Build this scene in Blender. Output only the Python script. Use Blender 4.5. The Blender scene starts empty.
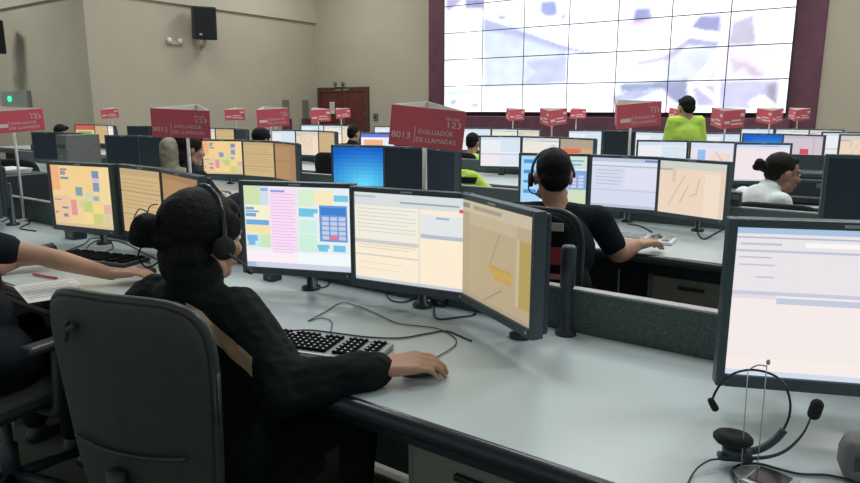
import bpy, bmesh, math, random
from mathutils import Vector, Matrix, noise
R = math.radians
random.seed(7)
scene = bpy.context.scene
C = scene.collection

# ------------------------------------------------------------------ camera, world, lamps, exposure
EYE = 1.43
cam_data = bpy.data.cameras.new('camera')
cam_data.sensor_width = 36.0
cam_data.lens = 28.0
cam_data.clip_start = 0.05
cam = bpy.data.objects.new('camera', cam_data)
cam.location = (0, 0, EYE)
cam.rotation_euler = (R(90 - 11.285), 0, 0)
C.objects.link(cam)
scene.camera = cam
scene.view_settings.view_transform = 'Standard'
scene.view_settings.look = 'None'
scene.view_settings.gamma = 1.0
scene.view_settings.use_curve_mapping = False
scene.view_settings.exposure = 0.08

world = bpy.data.worlds.new('room_ambient')
scene.world = world
world.use_nodes = True
world.node_tree.nodes['Background'].inputs['Color'].default_value = (0.80, 0.95, 0.97, 1)
world.node_tree.nodes['Background'].inputs['Strength'].default_value = 0.40

# room axes: the desk rows and the video wall run along E, N points to the video wall
EX, EY, NX, NY = 0.8131, -0.5821, 0.5821, 0.8131
ROW = math.atan2(EY, EX)                                  # rotation of a thing lined up with the rows
def P(s, n, z=0.0): return Vector((EX * s + NX * n, EY * s + NY * n, z))
CEIL = 6.2
def lamp(s, n, w, size, z=CEIL - 0.12, color=(0.97, 1.0, 0.985)):
    d = bpy.data.lights.new('ceiling_or_fill_lamp', 'AREA')
    d.shape = 'RECTANGLE'; d.size = size; d.size_y = size; d.energy = w; d.color = color
    o = bpy.data.objects.new('ceiling_or_fill_lamp', d)
    o.location = P(s, n, z); o.rotation_euler = (0, 0, ROW)
    C.objects.link(o)
for ls, ln, lw in ((-2.1, 2.5, 66), (-5.5, 3.2, 66), (-10.5, 3.5, 95), (-3.0, 8.0, 130), (-8.5, 8.0, 150), (-13.0, 9.5, 70), (-13.3, 13.4, 95), (0.3, 12.6, 160), (2.5, 4.0, 90), (0.2, 6.4, 110), (-19.5, 5.0, 165)):  # last two are added fills, for the woman in white and the left nook
    lamp(ls, ln, lw, 1.5)

# ------------------------------------------------------------------ helpers
def mat(name, col, rough=0.5, metal=0.0, var=0.0, scale=20.0, bump=0.0, bscale=60.0, spec=0.5, detail=3.0):
    m = bpy.data.materials.new(name); m.use_nodes = True
    nt = m.node_tree; b = nt.nodes['Principled BSDF']
    b.inputs['Roughness'].default_value = rough
    b.inputs['Metallic'].default_value = metal
    b.inputs['Specular IOR Level'].default_value = spec
    tc = nt.nodes.new('ShaderNodeTexCoord')
    nz = nt.nodes.new('ShaderNodeTexNoise'); nz.inputs['Scale'].default_value = scale; nz.inputs['Detail'].default_value = detail
    nt.links.new(tc.outputs['Object'], nz.inputs['Vector'])
    cr = nt.nodes.new('ShaderNodeValToRGB')
    cr.color_ramp.elements[0].position = 0.3; cr.color_ramp.elements[1].position = 0.7
    cr.color_ramp.elements[0].color = tuple(c * (1 - var) for c in col) + (1,)
    cr.color_ramp.elements[1].color = tuple(min(1, c * (1 + var)) for c in col) + (1,)
    nt.links.new(nz.outputs['Fac'], cr.inputs['Fac'])
    nt.links.new(cr.outputs['Color'], b.inputs['Base Color'])
    if bump:
        n2 = nt.nodes.new('ShaderNodeTexNoise'); n2.inputs['Scale'].default_value = bscale
        nt.links.new(tc.outputs['Object'], n2.inputs['Vector'])
        bp = nt.nodes.new('ShaderNodeBump'); bp.inputs['Strength'].default_value = bump; bp.inputs['Distance'].default_value = 0.01
        nt.links.new(n2.outputs['Fac'], bp.inputs['Height']); nt.links.new(bp.outputs['Normal'], b.inputs['Normal'])
    return m

def screen_material(name, strength):
    m = bpy.data.materials.new(name); m.use_nodes = True
    nt = m.node_tree; b = nt.nodes['Principled BSDF']
    b.inputs['Base Color'].default_value = (0.01, 0.01, 0.012, 1); b.inputs['Roughness'].default_value = 0.5; b.inputs['Specular IOR Level'].default_value = 0.2
    a = nt.nodes.new('ShaderNodeAttribute'); a.attribute_name = 'Col'
    nt.links.new(a.outputs['Color'], b.inputs['Emission Color'])
    b.inputs['Emission Strength'].default_value = strength
    return m

M = {
 'wall': mat('beige_paint', (0.50, 0.442, 0.345), 0.85, var=0.04, scale=1.2, bump=0.08, bscale=140),
 'wall_up': mat('pale_paint', (0.56, 0.505, 0.40), 0.85, var=0.03, scale=1.2),
 'ceiling': mat('ceiling_paint', (0.6, 0.58, 0.5), 0.9, var=0.03),
 'floor': mat('grey_green_vinyl', (0.20, 0.205, 0.165), 0.5, var=0.18, scale=5, bump=0.05),
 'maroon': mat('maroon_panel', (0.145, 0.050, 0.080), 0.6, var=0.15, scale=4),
 'door': mat('dark_red_wood', (0.13, 0.032, 0.026), 0.45, var=0.3, scale=9),
 'door_dark': mat('dark_door_frame', (0.09, 0.045, 0.03), 0.5, var=0.2),
 'desk': mat('white_laminate', (0.545, 0.615, 0.625), 0.32, var=0.05, scale=2.2, bump=0.015, bscale=250),
 'edge': mat('black_edge_rubber', (0.012, 0.017, 0.024), 0.28, var=0.1),
 'partition': mat('charcoal_fabric', (0.105, 0.135, 0.130), 0.95, var=0.35, scale=160, bump=0.5, bscale=300),
 'cap': mat('grey_aluminium', (0.45, 0.44, 0.43), 0.35, 0.5, var=0.05),
 'taupe': mat('taupe_laminate', (0.20, 0.195, 0.165), 0.6, var=0.12, scale=130),
 'black': mat('black_plastic', (0.030, 0.042, 0.050), 0.42, var=0.15, scale=40),
 'black_gloss': mat('glossy_black_plastic', (0.016, 0.02, 0.025), 0.2, var=0.1),
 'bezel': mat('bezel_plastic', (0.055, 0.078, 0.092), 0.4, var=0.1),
 'grey': mat('grey_plastic', (0.15, 0.15, 0.15), 0.5, var=0.1),
 'silver': mat('silver_plastic', (0.42, 0.45, 0.46), 0.3, 0.3, var=0.06),
 'white': mat('white_plastic', (0.78, 0.79, 0.78), 0.4, var=0.03),
 'key': mat('key_plastic', (0.009, 0.010, 0.012), 0.85, var=0.1, spec=0.06),
 'box_grey': mat('pale_grey_metal', (0.27, 0.27, 0.25), 0.5, var=0.08),
 'red': mat('red_card', (0.76, 0.115, 0.15), 0.5, var=0.05, scale=8),
 'red_deep': mat('red_badge', (0.42, 0.03, 0.05), 0.6, var=0.1),
 'card': mat('white_card', (0.85, 0.80, 0.75), 0.6, var=0.03),
 'print': mat('white_print', (0.86, 0.74, 0.72), 0.6, var=0.03),
 'paper': mat('paper', (0.80, 0.81, 0.80), 0.7, var=0.03),
 'skin': mat('tan_skin', (0.47, 0.255, 0.165), 0.5, var=0.10, scale=14, bump=0.06, bscale=180),
 'skin_d': mat('brown_skin', (0.37, 0.195, 0.125), 0.5, var=0.10, scale=14, bump=0.06, bscale=180),
 'hair': mat('black_hair', (0.009, 0.0095, 0.011), 0.6, var=0.4, scale=60, bump=0.35, bscale=120, spec=0.12),
 'hair_b': mat('brown_hair', (0.017, 0.013, 0.012), 0.6, var=0.4, scale=60, bump=0.35, bscale=120, spec=0.15),
 'jacket': mat('black_jacket_cloth', (0.006, 0.0095, 0.0105), 0.8, var=0.2, scale=25, bump=0.15, bscale=120, spec=0.15),
 'navy': mat('dark_navy_cloth', (0.012, 0.016, 0.022), 0.85, var=0.2, scale=25, bump=0.15, bscale=120, spec=0.15),
 'trousers': mat('dark_trousers', (0.008, 0.010, 0.012), 0.9, var=0.2, scale=25, spec=0.2),
 'shirt': mat('white_shirt_cloth', (0.86, 0.91, 0.91), 0.8, var=0.05, scale=8, bump=0.2, bscale=40),
 'scarf': mat('cream_cloth', (0.36, 0.31, 0.23), 0.85, var=0.25, scale=12),
 'hivis': mat('lime_cloth', (0.50, 0.72, 0.085), 0.7, var=0.1, scale=10),
 'tan': mat('tan_tape', (0.50, 0.33, 0.21), 0.6, var=0.1),
 'orange': mat('orange_tape', (0.55, 0.20, 0.10), 0.6, var=0.1),
 'tape': mat('grey_tape', (0.42, 0.40, 0.38), 0.5, var=0.1),
 'rose': mat('rose_tape', (0.55, 0.20, 0.20), 0.6, var=0.1),
 'shell': mat('chair_shell', (0.030, 0.034, 0.030), 0.55, var=0.12, scale=30, bump=0.1, bscale=200),
 'shell_rim': mat('chair_rim', (0.035, 0.038, 0.038), 0.35, var=0.1),
 'fabric': mat('chair_fabric', (0.012, 0.015, 0.018), 0.9, var=0.25, scale=80, bump=0.3, bscale=200),
 'chrome': mat('chrome', (0.6, 0.6, 0.6), 0.25, 0.9, var=0.03),
 'foam': mat('black_foam', (0.012, 0.013, 0.015), 0.9, var=0.3, scale=90, bump=0.4, bscale=200),
 'clear': mat('dull_wire', (0.40, 0.43, 0.43), 0.4, 0.4, var=0.05),
 'speaker': mat('speaker_black', (0.020, 0.024, 0.028), 0.6, var=0.1),
 'eye': mat('eye_white', (0.8, 0.78, 0.75), 0.3, var=0.02),
 'lips': mat('lip_skin', (0.30, 0.10, 0.085), 0.45, var=0.05),
 'screen': screen_material('lit_screen', 0.95),
 'wallscreen': screen_material('lit_video_wall', 1.04),
}
def emit(name, col, st):
    m = bpy.data.materials.new(name); m.use_nodes = True
    b = m.node_tree.nodes['Principled BSDF']
    b.inputs['Base Color'].default_value = col + (1,)
    b.inputs['Emission Color'].default_value = col + (1,); b.inputs['Emission Strength'].default_value = st
    return m
M['green_led'] = emit('green_led', (0.03, 0.9, 0.35), 1.5)
M['lamp_glow'] = emit('lamp_glow', (1.0, 0.98, 0.85), 1.0)

def tag(o, label=None, cat=None, group=None, kind=None):
    if label: o['label'] = label
    if cat: o['category'] = cat
    if group: o['group'] = group
    if kind: o['kind'] = kind
    return o
def thing(name, label, cat, loc=(0, 0, 0), rotz=0.0, group=None):
    o = bpy.data.objects.new(name, None); C.objects.link(o)
    o.empty_display_size = 0.1
    o.location = loc; o.rotation_euler = (0, 0, rotz)
    return tag(o, label, cat, group)
def kids(o): return [c for c in bpy.data.objects if c.parent == o]
KIDS = {}
def dup(root, loc, rot, label=None, group=None, scale=None):
    def cp(o, parent):
        c = o.copy(); C.objects.link(c)
        if parent: c.parent = parent
        for ch in KIDS.get(o.name, ()): cp(ch, c)
        return c
    r = cp(root, None)
    r.location = loc; r.rotation_euler = rot if hasattr(rot, '__len__') else (0, 0, rot)
    if label: r['label'] = label
    if group: r['group'] = group
    if scale: r.scale = (scale,) * 3
    return r

class MB:
    """collects simple shapes, then links them as ONE mesh object"""
    def __init__(self): self.v = []; self.f = []
    def add(self, vs, fs):
        b = len(self.v)
        self.v += [Vector(p) for p in vs]; self.f += [tuple(i + b for i in f) for f in fs]
        return self
    def box(self, c, size, rot=None, bev=0.0):
        bm = bmesh.new(); bmesh.ops.create_cube(bm, size=1)
        for v in bm.verts: v.co = Vector((v.co.x * size[0], v.co.y * size[1], v.co.z * size[2]))
        if bev: bmesh.ops.bevel(bm, geom=bm.edges[:], offset=bev, segments=2, profile=0.5, affect='EDGES')
        return self._bm(bm, c, rot)
    def _bm(self, bm, c, rot):
        bm.verts.index_update()
        vs = [(rot @ v.co if rot is not None else v.co.copy()) + Vector(c) for v in bm.verts]
        fs = [tuple(v.index for v in f.verts) for f in bm.faces]
        bm.free(); return self.add(vs, fs)
    def ell(self, c, rad, frame=None, sub=2):
        bm = bmesh.new(); bmesh.ops.create_icosphere(bm, subdivisions=sub, radius=1)
        for v in bm.verts: v.co = Vector((v.co.x * rad[0], v.co.y * rad[1], v.co.z * rad[2]))
        return self._bm(bm, c, frame)
    def tube(self, pts, r, seg=8, caps=True):
        pts = [Vector(p) for p in pts]; n = len(pts)
        rs = r if hasattr(r, '__len__') else [r] * n
        vs = []; fs = []; up = None
        for i, p in enumerate(pts):
            d = (pts[min(i + 1, n - 1)] - pts[max(i - 1, 0)]).normalized()
            if up is None:
                up = Vector((0, 0, 1)) if abs(d.z) < 0.9 else Vector((1, 0, 0))
            a = d.cross(up).normalized(); up = a.cross(d).normalized()
            for k in range(seg):
                t = 2 * math.pi * k / seg
                vs.append(p + (a * math.cos(t) + up * math.sin(t)) * rs[i])
        for i in range(n - 1):
            for k in range(seg):
                k2 = (k + 1) % seg
                fs.append((i * seg + k, i * seg + k2, (i + 1) * seg + k2, (i + 1) * seg + k))
        if caps:
            fs.append(tuple(reversed(range(seg)))); fs.append(tuple((n - 1) * seg + k for k in range(seg)))
        return self.add(vs, fs)
    def cap(self, a, b, ra, rb, seg=12):
        """capsule with round ends"""
        a = Vector(a); b = Vector(b); d = b - a
        L = d.length or 1e-5; d = d / L
        pts = []; rs = []
        for k in range(1, 5):
            t = math.pi / 2 * k / 4; pts.append(a - d * ra * math.cos(t)); rs.append(max(ra * math.sin(t), 1e-4))
        for k in range(0, 4):
            t = math.pi / 2 * k / 4; pts.append(b + d * rb * math.sin(t)); rs.append(max(rb * math.cos(t), 1e-4))
        return self.tube(pts, rs, seg)
    def lathe(self, prof, c=(0, 0, 0), seg=20, rot=None):
        vs = []; fs = []; n = len(prof)
        for (r, z) in prof:
            for k in range(seg):
                t = 2 * math.pi * k / seg
                q = Vector((r * math.cos(t), r * math.sin(t), z))
                vs.append((rot @ q if rot is not None else q) + Vector(c))
        for i in range(n - 1):
            for k in range(seg):
                k2 = (k + 1) % seg
                fs.append((i * seg + k, i * seg + k2, (i + 1) * seg + k2, (i + 1) * seg + k))
        fs.append(tuple(reversed(range(seg)))); fs.append(tuple((n - 1) * seg + k for k in range(seg)))
        return self.add(vs, fs)
    def build(self, name, m, parent=None, smooth=False, world=False, bevel=0.0):
        me = bpy.data.meshes.new(name)
        off = Vector(parent_world(parent)) if (world and parent) else Vector((0, 0, 0))
        me.from_pydata([tuple(p - off) for p in self.v], [], self.f); me.update()
        return link(name, me, m, parent, smooth, bevel)
def parent_world(p):
    o = Vector((0, 0, 0))
    while p: o = o + p.location; p = p.parent
    return o
def link(name, me, m, parent=None, smooth=False, bevel=0.0):
    if m:
        me.materials.clear(); me.materials.append(m)
    o = bpy.data.objects.new(name, me); C.objects.link(o)
    if parent:
        o.parent = parent; KIDS.setdefault(parent.name, []).append(o)
    if smooth:
        me.polygons.foreach_set('use_smooth', [True] * len(me.polygons))
    if bevel:
        md = o.modifiers.new('bevel', 'BEVEL'); md.width = bevel; md.segments = 2; md.limit_method = 'ANGLE'
    return o
def struct(o): o['kind'] = 'structure'; return o
RZ = Matrix.Rotation(ROW, 3, 'Z')
def sbox(mb, s0, s1, n0, n1, z0, z1, bev=0.0):
    """box lined up with the room axes"""
    return mb.box(P((s0 + s1) / 2, (n0 + n1) / 2, (z0 + z1) / 2), (s1 - s0, n1 - n0, z1 - z0), RZ, bev)
def spline(pts, k=6):
    pts = [Vector(p) for p in pts]; out = []
    for i in range(len(pts) - 1):
        p0 = pts[max(i - 1, 0)]; p1 = pts[i]; p2 = pts[i + 1]; p3 = pts[min(i + 2, len(pts) - 1)]
        for j in range(k):
            t = j / k
            out.append(0.5 * ((2 * p1) + (p2 - p0) * t + (2 * p0 - 5 * p1 + 4 * p2 - p3) * t * t + (3 * p1 - p0 - 3 * p2 + p3) * t ** 3))
    out.append(pts[-1]); return out
def text_mesh(body, size, align='LEFT'):
    cu = bpy.data.curves.new('lettering', 'FONT'); cu.body = body; cu.size = size; cu.align_x = align; cu.resolution_u = 2
    o = bpy.data.objects.new('lettering', cu); C.objects.link(o)
    me = bpy.data.meshes.new_from_object(o.evaluated_get(bpy.context.evaluated_depsgraph_get()))
    bpy.data.objects.remove(o); bpy.data.curves.remove(cu)
    return me
def remesh(mb, voxel, smooth=4, amp=0.0, freq=12.0, seed=0.0):
    me = bpy.data.meshes.new('tmp'); me.from_pydata([tuple(p) for p in mb.v], [], mb.f); me.update()
    o = bpy.data.objects.new('tmp', me); C.objects.link(o)
    md = o.modifiers.new('r', 'REMESH'); md.mode = 'VOXEL'; md.voxel_size = voxel
    if smooth:
        ms = o.modifiers.new('s', 'SMOOTH'); ms.factor = 0.5; ms.iterations = smooth
    res = bpy.data.meshes.new_from_object(o.evaluated_get(bpy.context.evaluated_depsgraph_get()))
    bpy.data.objects.remove(o); bpy.data.meshes.remove(me)
    if amp:
        nv = [v.normal.copy() for v in res.vertices]
        sv = Vector((seed, seed * 0.7, -seed))
        for v, n in zip(res.vertices, nv):
            q = Vector((v.co.x * freq, v.co.y * freq, v.co.z * freq * 1.4)) + sv
            v.co = v.co + n * amp * (noise.noise(q) + 0.5 * (0.5 - abs(noise.noise(q * 2.1))))
        res.update()
    return res
def to_local(me, parent):
    off = Vector(parent_world(parent))
    me.transform(Matrix.Translation(-off)); me.update(); return me
def band(me, co, no, half, test, lift=0.002):
    """cuts a clean-edged strip out of a garment between two parallel planes and raises it slightly"""
    bm = bmesh.new(); bm.from_mesh(me); no = Vector(no).normalized(); co = Vector(co)
    for sg in (1, -1):
        g = bm.verts[:] + bm.edges[:] + bm.faces[:]
        bmesh.ops.bisect_plane(bm, geom=g, plane_co=co + no * half * sg, plane_no=no * sg, clear_outer=True)
    bad = [v for v in bm.verts if not test(v.co)]
    bmesh.ops.delete(bm, geom=bad, context='VERTS')
    bm.normal_update()
    vs = [v.co + v.normal * lift for v in bm.verts]; bm.verts.index_update()
    fs = [tuple(v.index for v in f.verts) for f in bm.faces]; bm.free()
    return MB().add(vs, fs)

# ------------------------------------------------------------------ the room
S_L, N_BACK, N_JOG = -16.0, 16.0, 8.55
mb = MB(); sbox(mb, -26, 8, -6, N_BACK + 0.3, -0.1, 0); struct(mb.build('floor', M['floor']))
mb = MB(); sbox(mb, -26, 8, -6, N_BACK + 0.3, CEIL, CEIL + 0.1); struct(mb.build('ceiling', M['ceiling']))
mb = MB(); sbox(mb, S_L - 0.2, 8, N_BACK, N_BACK + 0.25, 0, CEIL); struct(mb.build('wall_back', M['wall']))
mb = MB(); sbox(mb, S_L - 0.2, S_L, N_JOG, N_BACK, 0, CEIL); struct(mb.build('wall_left', M['wall']))
mb = MB(); sbox(mb, -26, S_L - 0.2, N_JOG, N_JOG + 0.2, 0, CEIL); struct(mb.build('wall_front_left', M['wall']))
# bulkhead above the side walls
mb = MB(); sbox(mb, S_L, S_L + 0.09, N_JOG - 0.09, N_BACK, 4.08, CEIL); struct(mb.build('trim_1', M['wall_up']))
mb = MB(); sbox(mb, -26, S_L, N_JOG - 0.09, N_JOG, 4.0, CEIL); struct(mb.build('trim_2', M['wall_up']))
# maroon panel behind the video wall, built of upright boards
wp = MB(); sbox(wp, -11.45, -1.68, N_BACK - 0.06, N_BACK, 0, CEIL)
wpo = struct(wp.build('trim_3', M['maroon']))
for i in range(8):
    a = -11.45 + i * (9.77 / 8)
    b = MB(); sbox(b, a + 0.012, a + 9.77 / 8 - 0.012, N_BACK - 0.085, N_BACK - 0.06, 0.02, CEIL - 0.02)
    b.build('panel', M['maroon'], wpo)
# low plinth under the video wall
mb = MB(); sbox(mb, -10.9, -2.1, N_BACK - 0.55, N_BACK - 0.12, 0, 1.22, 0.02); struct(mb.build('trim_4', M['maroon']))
for nm, a, b, n0, n1 in (('baseboard_back', S_L, -11.5, N_BACK - 0.02, N_BACK), ('baseboard_right', -1.6, 8, N_BACK - 0.02, N_BACK)):
    mb = MB(); sbox(mb, a, b, n0, n1, 0, 0.1); struct(mb.build(nm, M['door_dark']))

# double door on the back wall
door = struct(thing('door_1', None, None, P(-14.82, N_BACK, 0)))
fr = MB()
sbox(fr, -15.90, -15.80, N_BACK - 0.07, N_BACK, 0, 2.07); sbox(fr, -13.84, -13.74, N_BACK - 0.07, N_BACK, 0, 2.07); sbox(fr, -15.80, -13.84, N_BACK - 0.07, N_BACK, 1.93, 2.07)
fr.build('door_frame', M['door_dark'], door, world=True)
for a, b in ((-15.795, -14.83), (-14.81, -13.845)):
    lf = MB(); sbox(lf, a, b, N_BACK - 0.045, N_BACK - 0.005, 0.01, 1.925, 0.004)
    lo = lf.build('door_leaf', M['door'], door, world=True)
    for z0, z1 in ((0.15, 0.85), (1.0, 1.8)):
        q = MB(); sbox(q, a + 0.14, b - 0.14, N_BACK - 0.055, N_BACK - 0.045, z0, z1, 0.004)
        o = q.build('panel', M['door'], lo, world=True)
    h = MB(); hx = b - 0.07 if a < -15 else a + 0.07
    h.tube([P(hx, N_BACK - 0.09, 0.95), P(hx, N_BACK - 0.09, 1.15)], 0.012); sbox(h, hx - .01, hx + .01, N_BACK - .09, N_BACK - .045, .96, .98); sbox(h, hx - .01, hx + .01, N_BACK - .09, N_BACK - .045, 1.12, 1.14)
    h.build('door_handle', M['chrome'], lo, world=True)
pl = MB(); sbox(pl, -15.1, -14.86, N_BACK - 0.08, N_BACK - 0.07, 1.97, 2.0); sbox(pl, -14.76, -14.52, N_BACK - 0.08, N_BACK - 0.07, 1.98, 2.01)
pl.build('door_plate', M['cap'], door, world=True)
t = thing('paper_notice', 'white sheet of paper taped on the dark red double door', 'notice', P(-15.25, N_BACK - 0.06, 1.4))
q = MB(); sbox(q, -15.37, -15.16, N_BACK - 0.062, N_BACK - 0.056, 1.25, 1.62); q.build('sheet', M['paper'], t, world=True)
q = MB()
for z in (1.55, 1.49, 1.43, 1.37): sbox(q, -15.34, -15.2, N_BACK - 0.0635, N_BACK - 0.062, z, z + 0.015)
q.build('printed_lines', M['grey'], t, world=True)
# emergency light over the door
def twin_lamp(c, ax, out, label, glow='white'):
    t = thing('emergency_light', label, 'light', c)
    b = MB(); rot = Matrix((ax, out, Vector((0, 0, 1)))).transposed()
    b.box(Vector(c) + out * 0.04, (0.42, 0.08, 0.10), rot, 0.01); b.build('housing', M['wall'], t, world=True)
    for sg in (-1, 1):
        l = MB(); l.ell(Vector(c) + ax * 0.16 * sg + out * 0.1 + Vector((0, 0, 0.05)), (0.075, 0.05, 0.075), rot)
        l.build('lamp_head', M[glow], t, True, True)
twin_lamp(P(-14.91, N_BACK, 2.13), Vector((EX, EY, 0)), Vector((-NX, -NY, 0)), 'twin-head emergency light above the dark red double door', 'grey')
twin_lamp(P(S_L, 10.83, 3.1), Vector((NX, NY, 0)), Vector((EX, EY, 0)), 'twin-head emergency light on the beige wall beside the right loudspeaker')
t = thing('wall_switch', 'small dark switch box on the wall right of the double door', 'switch', P(-13.49, N_BACK, 1.16))
b = MB(); sbox(b, -13.58, -13.40, N_BACK - 0.04, N_BACK, 1.05, 1.27, 0.01); b.build('housing', M['grey'], t, world=True)
b = MB(); sbox(b, -13.53, -13.45, N_BACK - 0.055, N_BACK - 0.04, 1.13, 1.19, 0.005); b.build('rocker', M['black'], t, world=True)
# speakers
def wall_speaker(c, face, label):
    t = thing('wall_speaker', label, 'loudspeaker', c)
    f = Vector(face).normalized(); r = Vector((-f.y, f.x, 0)); tilt = Matrix.Rotation(R(6), 3, r)
    f2 = tilt @ f; u2 = tilt @ Vector((0, 0, 1)); rot = Matrix((r, f2, u2)).transposed()
    c = Vector(c)
    b = MB(); b.box(c, (0.58, 0.42, 0.83), rot, 0.03); b.build('cabinet', M['speaker'], t, world=True)
    g = MB(); g.box(c + f2 * 0.215, (0.52, 0.02, 0.76), rot, 0.008); g.build('grille', M['foam'], t, world=True)
    g = MB(); g.box(c + f2 * 0.228 - u2 * 0.28 + r * -0.13, (0.07, 0.008, 0.05), rot); g.build('badge', M['cap'], t, world=True)
    k = MB(); k.tube([c - u2 * 0.40, c - f * 0.25 - Vector((0, 0, 0.55)), c - f * 0.5 - Vector((0, 0, 0.55))], 0.05); k.build('bracket', M['wall_up'], t, world=True)
wall_speaker(P(S_L + 0.45, 11.5, 3.62), Vector((0.45, -0.9, 0)), 'black loudspeaker on a wall bracket left of the double door')
wall_speaker(P(-19.45, N_JOG - 0.62, 3.22), Vector((0.5, -0.85, 0)), 'black loudspeaker at the far left edge of the picture')
# exit box with green light
t = thing('alarm_box', 'grey wall box with a small green light, above the left red sign', 'box', P(-19.8, N_JOG, 1.62))
b = MB(); sbox(b, -20.55, -19.05, N_JOG - 0.12, N_JOG, 1.44, 1.88, 0.02); b.build('housing', M['box_grey'], t, world=True)
b = MB(); b.ell(P(-20.02, N_JOG - 0.125, 1.67), (0.11, 0.03, 0.08), RZ); b.build('status_light', M['green_led'], t, True, True)
# two thin dark posts on the left wall
for n_, lab in ((14.62, 'left one of two slim dark conduits on the far left wall'), (15.45, 'right one of two slim dark conduits, nearer the double door')):
    t = thing('wall_conduit', lab, 'conduit', P(S_L, n_, 0))
    b = MB(); sbox(b, S_L, S_L + 0.06, n_ - 0.12, n_ + 0.12, 0.0, 1.68, 0.01); b.build('pipe_cover', M['taupe'], t, world=True)
    b = MB(); sbox(b, S_L, S_L + 0.1, n_ - 0.17, n_ + 0.17, 0.4, 1.1, 0.01); b.build('junction_box', M['maroon'], t, world=True)

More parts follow.
